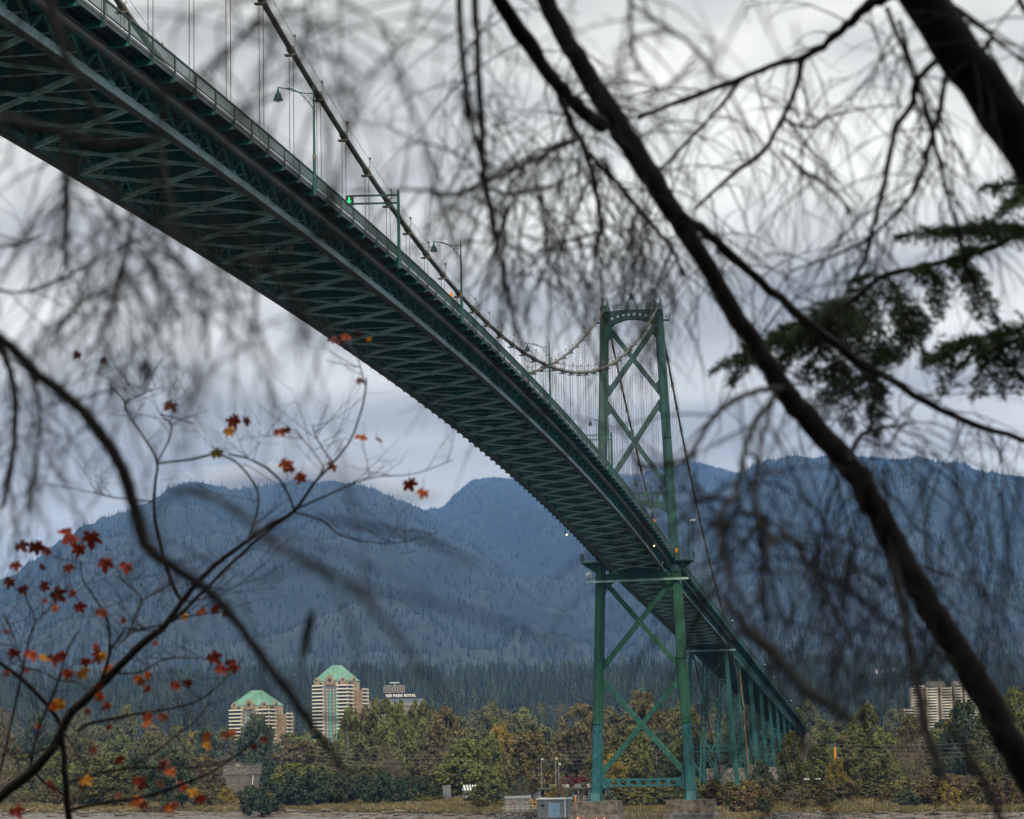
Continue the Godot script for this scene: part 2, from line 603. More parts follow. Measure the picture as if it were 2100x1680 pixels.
func ridge(called: String, tree: Mesh, far_d: float, near_d: float, line: Array, count: int, seed_no: int) -> void:
	var f := FastNoiseLite.new()
	f.seed = seed_no
	f.frequency = 0.0008
	f.fractal_octaves = 4
	var u0: float = line[0][0]
	var u1: float = line[line.size() - 1][0]
	var cols := int((u1 - u0) / 9.0)
	var rows := 40
	var grid := []
	for i in cols + 1:
		var u := lerpf(u0, u1, float(i) / cols)
		var top := at(u, along(line, u) + 6.0, far_d)
		var foot := spot(u, near_d)
		var col := PackedVector3Array()
		for j in rows + 1:
			var t := float(j) / rows
			var p := foot.lerp(top, t)
			p.y = lerpf(foot.y - 12.0, top.y, 0.62 * t + 0.38 * sin(t * PI * 0.5))
			var spur := f.get_noise_2d(p.x * 1.6, p.z * 0.5)
			p.y += (absf(spur) * -640.0 + 130.0) * t * (1.0 - t) * 2.2 + f.get_noise_2d(p.x * 5.0, p.z * 5.0) * 14.0 * (1.0 - t * t)
			col.append(p)
		# the far side falls away behind the crest
		for back in [[1.04, 0.93], [1.12, 0.75], [1.3, 0.3]]:
			var q: Vector3 = foot.lerp(top, back[0])
			q.y = top.y * back[1]
			col.append(q)
		grid.append(col)
	var g := Geo.new()
	var h := rows + 4
	for i in cols + 1:
		for j in h:
			var du: Vector3 = grid[mini(i + 1, cols)][j] - grid[maxi(i - 1, 0)][j]
			var dv: Vector3 = grid[i][mini(j + 1, h - 1)] - grid[i][maxi(j - 1, 0)]
			var nn := du.cross(dv).normalized()
			g.vert(grid[i][j], nn if nn.y > 0 else -nn)
	for i in cols:
		for j in h - 1:
			var k := i * h + j
			g.t.append_array([k, k + 1, k + h + 1, k, k + h + 1, k + h])
	part(called, g, M.mountain_floor, null, "structure")
	var r := RandomNumberGenerator.new()
	r.seed = seed_no
	var where := []
	var tints := PackedColorArray()
	for k in count:
		var x := r.randf() * (cols - 0.01)
		# an even spread over the slope, and a full row of trees along the crest
		var y := r.randf() * (rows + 0.5)
		if k % 6 == 0:
			y = rows - r.randf() * 1.2
		var i := int(x)
		var j := mini(int(y), rows)
		var p0: Vector3 = grid[i][j].lerp(grid[i + 1][j], x - i)
		var p1: Vector3 = grid[i][j + 1].lerp(grid[i + 1][j + 1], x - i)
		var p := p0.lerp(p1, clampf(y - j, 0.0, 1.0))
		var s := r.randf_range(10.0, 22.0)
		where.append(Transform3D(Basis(Vector3.UP, r.randf() * TAU).scaled(Vector3(s * r.randf_range(1.4, 2.3), s, s * r.randf_range(1.4, 2.3))), p - Vector3(0, 1.5, 0)))
		var b := r.randf_range(0.75, 1.1)
		tints.append(Color(b * r.randf_range(0.9, 1.15), b, b * r.randf_range(0.85, 1.0)))
	mass("mountain_forest", tree, where, tints)

# mist that hides the saddle of the left mountain
func build_mist() -> void:
	var fm := FogMaterial.new()
	fm.resource_name = "mist"
	fm.albedo = Color(0.97, 0.97, 0.98)
	fm.density = 0.0017
	var r := RandomNumberGenerator.new()
	r.seed = 8
	for k in 34:
		var f := FogVolume.new()
		f.name = numbered("cloud_bank")
		f.shape = RenderingServer.FOG_VOLUME_SHAPE_ELLIPSOID
		var u := r.randf_range(455, 850) if k < 28 else r.randf_range(1180, 1420)
		var d := 10350.0 if u < 1000 else 14000.0
		var v := along([[455, 992], [520, 985], [620, 972], [720, 978], [800, 1005], [900, 1040], [960, 985], [1180, 948], [1420, 930]], u) + r.randf_range(-14.0, 16.0)
		f.position = at(u, v, d + r.randf_range(-300.0, 60.0))
		f.size = Vector3(r.randf_range(70.0, 190.0), r.randf_range(24.0, 62.0), 220.0) * (d / F_PX)
		f.rotation.y = 0.148
		f.material = fm
		f.set_meta("kind", "stuff")
		add_child(f, true)

# ---------------------------------------------------------------- the suspended deck
# a continuous member of box section that follows the deck at x, dy above the bottom chord
func runner(x: float, dy: float, w: float, h: float, z0: float, z1: float, steps: int) -> Geo:
	var g := Geo.new()
	var ring := []
	for k in steps + 1:
		var z := lerpf(z0, z1, float(k) / steps)
		var y := span_y(z) + dy
		ring.append([Vector3(x - w * 0.5, y - h * 0.5, z), Vector3(x + w * 0.5, y - h * 0.5, z), Vector3(x + w * 0.5, y + h * 0.5, z), Vector3(x - w * 0.5, y + h * 0.5, z)])
	for k in steps:
		for m in 4:
			var q := (m + 1) % 4
			if z1 > z0:
				g.quad(ring[k][q], ring[k][m], ring[k + 1][m], ring[k + 1][q])
			else:
				g.quad(ring[k][m], ring[k][q], ring[k + 1][q], ring[k + 1][m])
	g.quad(ring[0][3], ring[0][2], ring[0][1], ring[0][0])
	g.quad(ring[steps][0], ring[steps][1], ring[steps][2], ring[steps][3])
	return g

func piped(x: float, dy: float, r: float, z0: float, z1: float, steps: int) -> Geo:
	var p := PackedVector3Array()
	var rr := PackedFloat32Array()
	for k in steps + 1:
		p.append(on_deck(x, dy, lerpf(z0, z1, float(k) / steps)))
		rr.append(r)
	var g := Geo.new()
	g.tube(p, rr, 10)
	return g

func on_deck(x: float, dy: float, z: float) -> Vector3:
	return Vector3(x, span_y(z) + dy, z)

func bracket_mesh(side: float) -> ArrayMesh:
	var g := Geo.new()
	var poly := PackedVector2Array([Vector2(5.2, 1.38), Vector2(7.86, 1.47), Vector2(7.86, 1.93), Vector2(5.2, 1.93)])
	for k in poly.size():
		poly[k].x *= side
	g.prism(poly, 0.0, 0.05)
	g.beam(Vector3(5.2 * side, 1.36, 0), Vector3(7.88 * side, 1.45, 0), 0.26, 0.04)
	return g.mesh(M.green_deck)

func railing_mesh(length: float) -> ArrayMesh:
	var g := Geo.new()
	var count := int(length / 0.17)
	for k in count:
		var z := (k + 0.5) / count * length
		g.beam(Vector3(0, 0, z), Vector3(0, 0.86, z), 0.028, 0.028)
	return g.mesh(M.mesh_green)

func deck_run(root: Node3D, first: int, last: int, z_first: float, z_last: float) -> void:
	var n := absi(last - first)
	var steps := n * 2
	for s in [1.0, -1.0]:
		part("bottom_chord", runner(5.13 * s, 0.06, 0.42, 0.62, z_first, z_last, steps), M.chord_blue, root)
		part("chord_flange", runner(5.13 * s, -0.29, 0.62, 0.07, z_first, z_last, steps), M.flange_brown, root)
		part("top_chord", runner(5.13 * s, 2.12, 0.40, 0.42, z_first, z_last, steps), M.green_deck, root)
		part("walkway_slab", runner(6.62 * s, 1.99, 2.44, 0.10, z_first, z_last, steps), M.walk_steel, root)
		for x in [5.95, 6.55, 7.15]:
			part("walkway_stringer", runner(x * s, 1.83, 0.12, 0.20, z_first, z_last, steps), M.walk_steel, root)
		part("edge_beam", runner(7.80 * s, 1.86, 0.06, 0.26, z_first, z_last, steps), M.rail_green, root)
		part("curb_rail", runner(7.74 * s, 2.17, 0.10, 0.14, z_first, z_last, steps), M.curb_pale, root)
		part("handrail", runner(7.90 * s, 3.15, 0.12, 0.09, z_first, z_last, steps), M.rail_green, root)
		part("lower_rail", runner(7.90 * s, 2.30, 0.08, 0.07, z_first, z_last, steps), M.rail_green, root)
		if s > 0.0:
			part("utility_pipe", piped(6.55, 1.12, 0.26, z_first, z_last, steps), M.pipe_grey, root)
			part("pipe_lit_edge", runner(6.62, 1.40, 0.34, 0.05, z_first, z_last, steps), M.band_cream, root)  # pale strip: the light along the pipe's upper edge, put into colour
	part("deck_slab", runner(0, 2.72, 10.6, 0.35, z_first, z_last, steps), M.deck_under, root)
	part("road_surface", runner(0, 2.91, 10.0, 0.02, z_first, z_last, steps), M.asphalt, root)
	for x in [-3.6, -2.2, -0.75, 0.75, 2.2, 3.6]:
		part("deck_stringer", runner(x, 2.40, 0.16, 0.3, z_first, z_last, steps), M.deck_under, root)
	var br := {1.0: bracket_mesh(1.0), -1.0: bracket_mesh(-1.0)}
	var rm := railing_mesh(PANEL * 0.5 - 0.2)
	var far_web := Geo.new()
	var plates := Geo.new()
	plates.box(Vector3.ZERO, Vector3(0.04, 0.62, 1.15))
	var plate_mesh := plates.mesh(M.band_cream)
	var gus := Geo.new()
	gus.box(Vector3.ZERO, Vector3(0.95, 0.04, 0.95))
	var gus_mesh := gus.mesh(M.brace_grey)
	var dir := 1 if last > first else -1
	for q in n:
		var i := mini(first + q * dir, first + (q + 1) * dir)
		var z := (i + 0.23) * PANEL
		var zm := z + PANEL * 0.5
		var ze := z + PANEL
		# bottom laterals: one diagonal runs through, the other in two halves
		var c := (on_deck(5.0, -0.1, z) + on_deck(-5.0, -0.1, ze)) * 0.5
		var b1 := Geo.new()
		b1.beam(on_deck(4.95, -0.1, ze), on_deck(-4.95, -0.1, z), 0.30, 0.30)
		part("lateral_brace", b1, M.brace_grey, root)
		for s in [1.0, -1.0]:
			var b2 := Geo.new()
			var end := on_deck(4.95 * s, -0.08, z if s > 0 else ze)
			b2.beam(end, end.lerp(c, 0.985), 0.24, 0.22)
			part("lateral_brace", b2, M.brace_grey, root)
		inst("brace_gusset", gus_mesh, root, "", Transform3D(Basis(Vector3.UP, 0.4), c - Vector3(0, 0.19, 0)))
		for k in 2:
			var zk := z if k == 0 else zm
			var zn := zk + PANEL * 0.5
			var fb := Geo.new()
			fb.beam(on_deck(-5.0, 1.75, zk), on_deck(5.0, 1.75, zk), 0.05, 0.9)
			part("floor_beam", fb, M.green_deck, root)
			var fl := Geo.new()
			fl.beam(on_deck(-5.0, 1.28, zk), on_deck(5.0, 1.28, zk), 0.30, 0.05)
			part("beam_flange", fl, M.brace_grey, root)
			for s in [1.0, -1.0]:
				inst("sidewalk_bracket", br[s], root, "", Transform3D(Basis.IDENTITY, on_deck(0, 0, zk)))
				var post := Geo.new()
				post.beam(on_deck(7.93 * s, 1.45, zk), on_deck(7.93 * s, 3.2, zk), 0.10, 0.16, Vector3.BACK)
				part("railing_post", post, M.rail_green, root)
				var slope := (span_y(zn) - span_y(zk)) / (PANEL * 0.5)
				inst("railing_panel", rm, root, "", Transform3D(Basis(Vector3.RIGHT, Vector3.UP, Vector3(0, slope, 1)), on_deck(7.9 * s, 2.3, zk + 0.1)))
				if s > 0.0:
					var band := Geo.new()
					band.tube(PackedVector3Array([on_deck(6.55, 1.12, zk + 0.3), on_deck(6.55, 1.12, zk + 0.55)]), PackedFloat32Array([0.31, 0.31]), 8)
					part("pipe_band", band, M.green_deck, root)
			# web of the trusses: a fan of members from every node on the bottom chord
			var feet := [[zk, zk - PANEL * 0.25], [zk, zk + PANEL * 0.25]]
			if k == 1:
				feet.append([zk, zk - 0.25])
			for f in feet:
				for s in [1.0, -1.0]:
					var lo := on_deck(5.13 * s, 0.3, f[0])
					var hi := on_deck(5.13 * s, 1.95, f[1])
					if s > 0.0:
						var w := Geo.new()
						w.beam(lo, hi, 0.20, 0.16)
						part("truss_web", w, M.web_teal, root)
					else:
						far_web.beam(lo, hi, 0.22, 0.16)
			if k == 1:
				for s in [1.0, -1.0]:
					var knee := Geo.new()
					knee.beam(on_deck(5.05 * s, 0.3, zk), on_deck(3.7 * s, 1.35, zk), 0.16, 0.16)
					part("knee_brace", knee, M.green_deck, root)
				var node := Geo.new()
				node.box(on_deck(5.13, 0.42, zk), Vector3(0.46, 0.30, 1.1))
				part("node_plate", node, M.web_teal, root)
			inst("gusset_plate", plate_mesh, root, "", Transform3D(Basis.IDENTITY, on_deck(-4.86, 0.62 if k == 0 else 0.55, zk + 0.9)))
	part("truss_web", far_web, M.web_teal, root, "stuff")

func build_bridge() -> void:
	var main := thing("bridge_span", "long green truss deck of the main span sweeping from upper left to the tower", "bridge span")
	deck_run(main, 0, 42, 1.2, 42.6 * PANEL)
	var side := thing("bridge_span", "shorter green truss deck beyond the tower, running down to the trestle", "bridge span")
	deck_run(side, -1, -19, -1.2, -187.0)
	for s in [1.0, -1.0]:
		build_cable(s)

func build_cable(s: float) -> void:
	var x := 5.53 * s
	var root := thing("main_cable", "near main cable with pale bands, hanging along the right edge of the deck" if s > 0 else "far main cable beyond the deck, meeting the left leg of the tower", "cable", Vector3.ZERO, 0.0, "main suspension cables")
	for run in [[0.0, 430.0, 90], [-0.02, -187.0, 40], [-187.0, -298.0, 2]]:
		var p := PackedVector3Array()
		var r := PackedFloat32Array()
		for k in run[2] + 1:
			var z := lerpf(run[0], run[1], float(k) / run[2])
			var y := cable_y(z)
			p.append(Vector3(x, y, z))
			r.append(0.235)
		var g := Geo.new()
		g.tube(p, r, 10)
		part("cable", g, M.cable_grey, root)
		if run[1] < -190.0:
			continue
		for o in [[-0.32, 0.95], [0.32, 0.95]]:
			var pr := PackedVector3Array()
			var rr := PackedFloat32Array()
			for k in p.size():
				pr.append(p[k] + Vector3(o[0], o[1], 0))
				rr.append(0.022)
			var gr := Geo.new()
			gr.tube(pr, rr, 4)
			part("hand_rope", gr, M.rope_grey, root)
	var spots := []
	for i in 43:
		spots.append((i + 0.968) * PANEL)
	for j in range(1, 19):
		spots.append(-PANEL * j)
	for z in spots:
		var y := cable_y(z)
		var slope := (cable_y(z + 0.5) - cable_y(z - 0.5))
		var d := Vector3(0, slope, 1).normalized()
		var c := Vector3(x, y, z)
		var band := Geo.new()
		band.tube(PackedVector3Array([c - d * 0.42, c - d * 0.4, c + d * 0.4, c + d * 0.42]), PackedFloat32Array([0.27, 0.33, 0.33, 0.27]), 10)
		var b := part("cable_band", band, M.band_cream, root)
		var bar := Geo.new()
		bar.beam(c + Vector3(-0.5, -0.42, 0), c + Vector3(0.5, -0.42, 0), 0.5, 0.12)
		part("saddle_bar", bar, M.band_cream, b)
		var post := Geo.new()
		post.rod(c + Vector3(-0.32, 0.25, 0), c + Vector3(-0.32, 1.05, 0), 0.03, 4)
		post.rod(c + Vector3(0.32, 0.25, 0), c + Vector3(0.32, 1.05, 0), 0.03, 4)
		post.beam(c + Vector3(-0.34, 0.32, 0), c + Vector3(0.34, 0.32, 0), 0.05, 0.05)
		part("rope_post", post, M.rope_grey, root)
		var lamp := Geo.new()
		lamp.lathe(c + Vector3(0.32, 1.04, 0), [[0.05, 0.0], [0.12, 0.06], [0.12, 0.2], [0.03, 0.27]], 6)
		part("cable_lamp", lamp, M.band_cream, root)
		var foot := span_y(z) + 2.3
		if y - 0.5 > foot + 0.3:
			for o in [-0.2, 0.2]:
				var h := Geo.new()
				h.rod(Vector3(x + o, foot, z + o * 0.6), Vector3(x + o, y - 0.4, z + o * 0.6), 0.032, 5)
				part("hanger_rope", h, M.rope_grey, root)

# ---------------------------------------------------------------- the tower
# rounds the inner corners of a merged outline
func filleted(pieces: Array, r: float) -> PackedVector2Array:
	var all: PackedVector2Array = pieces[0]
	for k in range(1, pieces.size()):
		var m := Geometry2D.merge_polygons(all, pieces[k])
		all = m[0]
	var grown := Geometry2D.offset_polygon(all, r, Geometry2D.JOIN_ROUND)
	var back := Geometry2D.offset_polygon(grown[0], -r, Geometry2D.JOIN_MITER)
	return back[0]

func strip(a: Vector2, b: Vector2, w: float) -> PackedVector2Array:
	var d := (b - a).normalized()
	var s := Vector2(-d.y, d.x) * w * 0.5
	return PackedVector2Array([a - s, b - s, b + s, a + s])

func cross_brace(root: Node3D, c: Vector2, top: Vector2, low: Vector2, w: float, r: float, mat: Material) -> void:
	var pieces := [strip(Vector2(-top.x, top.y), Vector2(low.x, low.y), w), strip(Vector2(top.x, top.y), Vector2(-low.x, low.y), w)]
	var g := Geo.new()
	g.prism(filleted(pieces, r), 0.0, 0.85)
	var p := part("cross_brace", g, mat, root)
	# raised flange strips along both faces of the members
	for q in [[Vector2(-top.x, top.y), Vector2(low.x, low.y)], [Vector2(top.x, top.y), Vector2(-low.x, low.y)]]:
		var d: Vector2 = (q[1] - q[0]).normalized()
		for half in [[q[0] + d * 1.0, c - d * 1.4], [c + d * 1.4, q[1] - d * 1.0]]:
			var f := Geo.new()
			f.prism(strip(half[0], half[1], w * 0.45), 0.0, 0.91)
			part("brace_plate", f, mat, p)
	# the plates that widen the member where it meets each leg, with swept inner corners
	for e in [Vector2(-top.x, top.y), Vector2(top.x, top.y), Vector2(-low.x, low.y), Vector2(low.x, low.y)]:
		var sx := signf(e.x)
		var y := clampf(e.y, 9.0, 105.0)
		var post := strip(Vector2(sx * leg_x(y - 3.0), y - 3.0), Vector2(sx * leg_x(y + 3.0), y + 3.0), 1.2)
		var arm := strip(e + (e - c).normalized() * 0.6, e + (c - e).normalized() * 3.2, w)
		var pl := Geo.new()
		pl.prism(filleted([arm, post], r), 0.0, 0.87)
		part("gusset_plate", pl, mat, p)

# a girder from x0 to x1 with a row of round-cornered openings
func pierced(x0: float, x1: float, over: Callable, under: Callable, holes: Array, r: float, depth: float) -> Geo:
	var g := Geo.new()
	var half := func(h: Array, side: float) -> PackedVector2Array:
		# half the rim of one opening, from its foot to its head, on the given side
		var p := PackedVector2Array()
		p.append(Vector2(h[0], h[2]))
		for k in 5:
			var a := PI * 0.5 * k / 4
			p.append(Vector2(h[0] + side * (h[1] * 0.5 - r + r * sin(a)), h[2] + r - r * cos(a)))
		for k in 5:
			var a := PI * 0.5 * k / 4
			p.append(Vector2(h[0] + side * (h[1] * 0.5 - r + r * cos(a)), h[3] - r + r * sin(a)))
		p.append(Vector2(h[0], h[3]))
		return p
	for k in holes.size() + 1:
		var xa: float = x0 if k == 0 else holes[k - 1][0]
		var xb: float = x1 if k == holes.size() else holes[k][0]
		var poly := PackedVector2Array()
		for m in 5:
			var x := lerpf(xa, xb, m / 4.0)
			poly.append(Vector2(x, (under as Callable).call(x)))
		if k < holes.size():
			poly.append_array((half as Callable).call(holes[k], -1.0))
		for m in 5:
			var x := lerpf(xb, xa, m / 4.0)
			poly.append(Vector2(x, (over as Callable).call(x)))
		if k > 0:
			var rim: PackedVector2Array = (half as Callable).call(holes[k - 1], 1.0)
			rim.reverse()
			poly.append_array(rim)
		g.prism(poly, 0.0, depth)
	return g

func leg_x(y: float) -> float:   # centre line of a leg
	if y > 80.0:
		return lerpf(6.62, 5.52, clampf((y - 80.0) / 28.0, 0.0, 1.0))
	if y > 35.0:
		return lerpf(8.42, 6.62, (y - 35.0) / 45.0)
	return lerpf(9.62, 8.42, (y - 7.0) / 28.0)

func leg_piece(s: float, y0: float, y1: float, w0: float, w1: float, d0: float, d1: float, at_z := 0.0, shift := 0.0) -> Geo:
	var g := Geo.new()
	var lo := []
	var hi := []
	for q in [Vector2(-1, -1), Vector2(1, -1), Vector2(1, 1), Vector2(-1, 1)]:
		lo.append(Vector3(s * leg_x(y0) + shift + q.x * w0 * 0.5, y0, at_z + q.y * d0 * 0.5))
		hi.append(Vector3(s * leg_x(y1) + shift + q.x * w1 * 0.5, y1, at_z + q.y * d1 * 0.5))
	g.hexa(lo, hi)
	return g

func railing(root: Node, corners: Array, h: float, post_gap: float, mat: Material) -> void:
	for k in corners.size() - 1:
		var a: Vector3 = corners[k]
		var b: Vector3 = corners[k + 1]
		for f in [0.5, 1.0]:
			var g := Geo.new()
			g.beam(a + Vector3(0, h * f, 0), b + Vector3(0, h * f, 0), 0.06, 0.06)
			part("guard_rail", g, mat, root)
		var n := maxi(1, int(a.distance_to(b) / post_gap))
		for m in n + 1:
			var p := a.lerp(b, float(m) / n)
			var q := Geo.new()
			q.beam(p, p + Vector3(0, h, 0), 0.06, 0.06)
			part("guard_post", q, mat, root)

func build_tower() -> void:
	var root := thing("bridge_tower", "tall green steel tower with cross bracing and an arched top beam", "bridge tower")
	for s in [1.0, -1.0]:
		var first: MeshInstance3D = null
		# stacked lengths of leg; the paint changes with the lengths that were repainted
		for q in [[7.0, 22.0, M.teal_fresh], [22.0, 35.0, M.green_lower], [35.0, 52.6, M.green_lower], [52.6, 80.0, M.green_upper], [80.0, 106.6, M.green_upper]]:
			var w0 := lerpf(1.62, 1.34, (q[0] - 7.0) / 100.0)
			var w1 := lerpf(1.62, 1.34, (q[1] - 7.0) / 100.0)
			var leg := part("leg", leg_piece(s, q[0], q[1], w0, w1, 3.2, 2.6), q[2], root)
			# the cross-shaped section: a raised centre plate front and back, ribs left and right
			part("face_plate", leg_piece(s, q[0] + 0.01, q[1] - 0.01, w0 * 0.42, w1 * 0.42, 3.75, 3.1), q[2], leg)
			part("side_rib", leg_piece(s, q[0] + 0.01, q[1] - 0.01, w0 * 1.30, w1 * 1.30, 1.5, 1.3), q[2], leg)
			for m in range(int(q[0] / 7.0) + 1, int(q[1] / 7.0) + 1):
				var y := m * 7.0
				if y > q[0] + 0.5 and y < q[1] - 0.5:
					var sp := leg_piece(s, y - 0.35, y + 0.35, lerpf(1.62, 1.34, y / 107.0) * 1.02, lerpf(1.62, 1.34, y / 107.0) * 1.02, 3.23 - y * 0.006, 3.23 - y * 0.006)
					part("splice_plate", sp, q[2], leg)
			if first == null:
				first = leg
		# flared shoe of the leg
		var shoe := Geo.new()
		var c := Vector3(9.66 * s, 6.62, 0)
		for f in [[-1.55, -0.55], [0.55, 1.55]]:
			shoe.prism(PackedVector2Array([Vector2(c.x + f[0], 6.62), Vector2(c.x + f[1], 6.62), Vector2(c.x + (f[1] if f[1] < 0 else f[0]), 10.2), Vector2(c.x + (f[1] - 0.25 if f[1] < 0 else f[0] + 0.25), 10.2)]), 0.0, 1.2)
		part("shoe_wing", shoe, M.teal_fresh, root)
		var foot := Geo.new()
		foot.hexa([Vector3(c.x - 1.0, 6.6, -2.6), Vector3(c.x + 1.0, 6.6, -2.6), Vector3(c.x + 1.0, 6.6, 2.6), Vector3(c.x - 1.0, 6.6, 2.6)], [Vector3(c.x - 0.84, 8.3, -1.9), Vector3(c.x + 0.84, 8.3, -1.9), Vector3(c.x + 0.84, 8.3, 1.9), Vector3(c.x - 0.84, 8.3, 1.9)])
		part("shoe", foot, M.teal_fresh, root)
		# cable saddle housing with its cage
		var head := Geo.new()
		head.hexa([Vector3(5.5 * s - 0.86, 106.5, -2.0), Vector3(5.5 * s + 0.86, 106.5, -2.0), Vector3(5.5 * s + 0.86, 106.5, 2.0), Vector3(5.5 * s - 0.86, 106.5, 2.0)], [Vector3(5.5 * s - 0.86, 107.9, -1.8), Vector3(5.5 * s + 0.86, 107.9, -1.8), Vector3(5.5 * s + 0.86, 107.9, 1.8), Vector3(5.5 * s - 0.86, 107.9, 1.8)])
		part("saddle_housing", head, M.green_upper, root)
		for o in [-0.55, 0.55]:
			var cheek := Geo.new()
			cheek.box(Vector3(5.5 * s + o, 108.35, 0), Vector3(0.22, 0.9, 2.4))
			part("saddle_cheek", cheek, M.green_upper, root)
		railing(root, [Vector3(5.5 * s - 0.62, 108.8, -0.7), Vector3(5.5 * s - 0.62, 108.8, 0.7), Vector3(5.5 * s + 0.62, 108.8, 0.7), Vector3(5.5 * s + 0.62, 108.8, -0.7), Vector3(5.5 * s - 0.62, 108.8, -0.7)], 0.85, 0.7, M.green_upper)
		# small outer balcony below the head
		var bal := Geo.new()
		bal.box(Vector3(7.1 * s, 104.55, 0), Vector3(1.5, 0.12, 1.8))
		part("balcony", bal, M.green_upper, root)
		railing(root, [Vector3(6.5 * s, 104.6, 0.85), Vector3(7.8 * s, 104.6, 0.85), Vector3(7.8 * s, 104.6, -0.85), Vector3(6.5 * s, 104.6, -0.85)], 1.1, 0.65, M.green_upper)
	# arched top beam with eight openings
	var holes := []
	for k in 8:
		var x := -4.06 + k * 1.16
		var mid := 106.14 - 0.045 * x * x
		holes.append([x, 0.62, mid - 0.42, mid + 0.36])
	var top := func(x: float) -> float: return 107.02 - 0.012 * x * x if absf(x) < 4.4 else 106.75
	var low := func(x: float) -> float: return 105.02 - 0.068 * x * x
	part("crown_beam", pierced(-4.95, 4.95, top, low, holes, 0.2, 1.5), M.green_upper, root)
	for s in [1.0, -1.0]:
		var haunch := Geo.new()
		var poly := PackedVector2Array([Vector2(5.2 * s, 105.0), Vector2(3.9 * s, 104.1), Vector2(4.08 * s, 103.75), Vector2(4.35 * s, 103.4), Vector2(4.55 * s, 102.9), Vector2(5.25 * s, 101.0)])
		haunch.prism(poly, 0.0, 1.1)
		part("haunch", haunch, M.green_upper, root)
	railing(root, [Vector3(-4.6, 106.95, 0.6), Vector3(4.6, 106.95, 0.6)], 1.15, 0.8, M.green_upper)
	railing(root, [Vector3(-4.6, 106.95, -0.6), Vector3(4.6, 106.95, -0.6)], 1.15, 0.8, M.green_upper)
	cross_brace(root, Vector2(0.05, 96.9), Vector2(4.75, 103.3), Vector2(5.35, 89.6), 1.0, 1.0, M.green_upper)
	cross_brace(root, Vector2(0.05, 79.4), Vector2(5.45, 87.5), Vector2(6.2, 70.3), 1.0, 1.0, M.green_upper)
	cross_brace(root, Vector2(0.05, 42.3), Vector2(6.4, 50.2), Vector2(7.75, 33.4), 1.02, 1.0, M.green_lower)
	cross_brace(root, Vector2(0.05, 22.0), Vector2(7.75, 30.8), Vector2(8.5, 11.9), 1.02, 1.0, M.teal_mid)
	# portal arch just above the roadway
	var holes2 := []
	for k in 9:
		var x := -5.0 + k * 1.25
		holes2.append([x, 0.78, 67.35 - 0.018 * x * x, 68.45])
	var top2 := func(_x: float) -> float: return 69.0
	var low2 := func(x: float) -> float: return 66.55 - 0.048 * x * x
	part("portal_arch", pierced(-6.5, 6.5, top2, low2, holes2, 0.14, 1.0), M.green_upper, root)
	# girder under the deck and the travelling gantry hung before it
	var gird := Geo.new()
	gird.box(Vector3(0, 51.7, 0), Vector3(14.4, 1.5, 1.5))
	part("deck_girder", gird, M.green_lower, root)
	for s in [1.0, -1.0]:
		var kn := Geo.new()
		kn.prism(PackedVector2Array([Vector2(7.35 * s, 51.0), Vector2(4.6 * s, 51.0), Vector2(6.0 * s, 49.9), Vector2(7.4 * s, 48.6)]), 0.0, 1.0)
		part("girder_knee", kn, M.green_lower, root)
		var stay := Geo.new()
		stay.beam(Vector3(4.9 * s, 50.9, 0.9), Vector3(7.2 * s, 48.0, 0.9), 0.16, 0.16)
		part("knee_stay", stay, M.green_lower, root)
	var gan := Geo.new()
	gan.beam(Vector3(-10.4, 50.75, 2.4), Vector3(10.4, 51.0, 2.4), 0.5, 0.42)
	part("service_gantry", gan, M.brace_grey, root)
	railing(root, [Vector3(-10.4, 50.9, 2.6), Vector3(-8.6, 50.95, 2.6)], 1.1, 0.6, M.green_lower)
	for k in 3:
		var an := Geo.new()
		an.lathe(Vector3(-10.3 + k * 0.45, 51.6 + 0.15 * (k % 2), 2.4), [[0.1, 0.0], [0.16, 0.15], [0.16, 1.0], [0.05, 1.1]], 6)
		part("antenna", an, M.white_paint, root)
	# balconies that carry the footway round the legs
	for s in [1.0, -1.0]:
		var fl := Geo.new()
		fl.box(Vector3(9.45 * s, 54.75, 0.2), Vector3(4.1, 0.3, 5.6))
		part("platform", fl, M.green_upper, root)
		var cor := Geo.new()
		cor.prism(PackedVector2Array([Vector2(11.0 * s, 54.58), Vector2(10.9 * s, 54.2), Vector2(8.5 * s, 52.5), Vector2(6.9 * s, 52.5), Vector2(6.9 * s, 54.58)]), 0.0, 1.3)
		part("corbel", cor, M.green_lower, root)
		railing(root, [Vector3(7.9 * s, 54.9, 2.95), Vector3(11.4 * s, 54.9, 2.95), Vector3(11.4 * s, 54.9, -2.55), Vector3(7.9 * s, 54.9, -2.55)], 1.7, 0.55, M.rail_green)
	# base strut with its row of openings
	var holes3 := []
	for k in 7:
		holes3.append([-6.0 + k * 2.0, 1.35, 9.72, 10.62])
	var top3 := func(x: float) -> float: return 10.98 + (0.0 if absf(x) < 7.0 else (absf(x) - 7.0) * 0.5)
	var low3 := func(x: float) -> float: return 9.36
	part("base_strut", pierced(-8.7, 8.7, top3, low3, holes3, 0.42, 1.0), M.teal_fresh, root)
	for s in [1.0, -1.0]:
		var gp := Geo.new()
		gp.prism(PackedVector2Array([Vector2(9.2 * s, 13.2), Vector2(8.0 * s, 12.2), Vector2(7.75 * s, 11.4), Vector2(7.2 * s, 10.7), Vector2(7.2 * s, 9.6), Vector2(8.3 * s, 8.9), Vector2(8.6 * s, 8.2), Vector2(9.2 * s, 8.0)]), 0.0, 0.92)
		part("strut_gusset", gp, M.teal_fresh, root)
		var dr := Geo.new()
		dr.tube(PackedVector3Array([Vector3(8.4 * s, 10.2, 1.4), Vector3(5.0 * s, 6.2, 1.6), Vector3(4.9 * s, 1.5, 1.8)]), PackedFloat32Array([0.1, 0.1, 0.1]), 6)
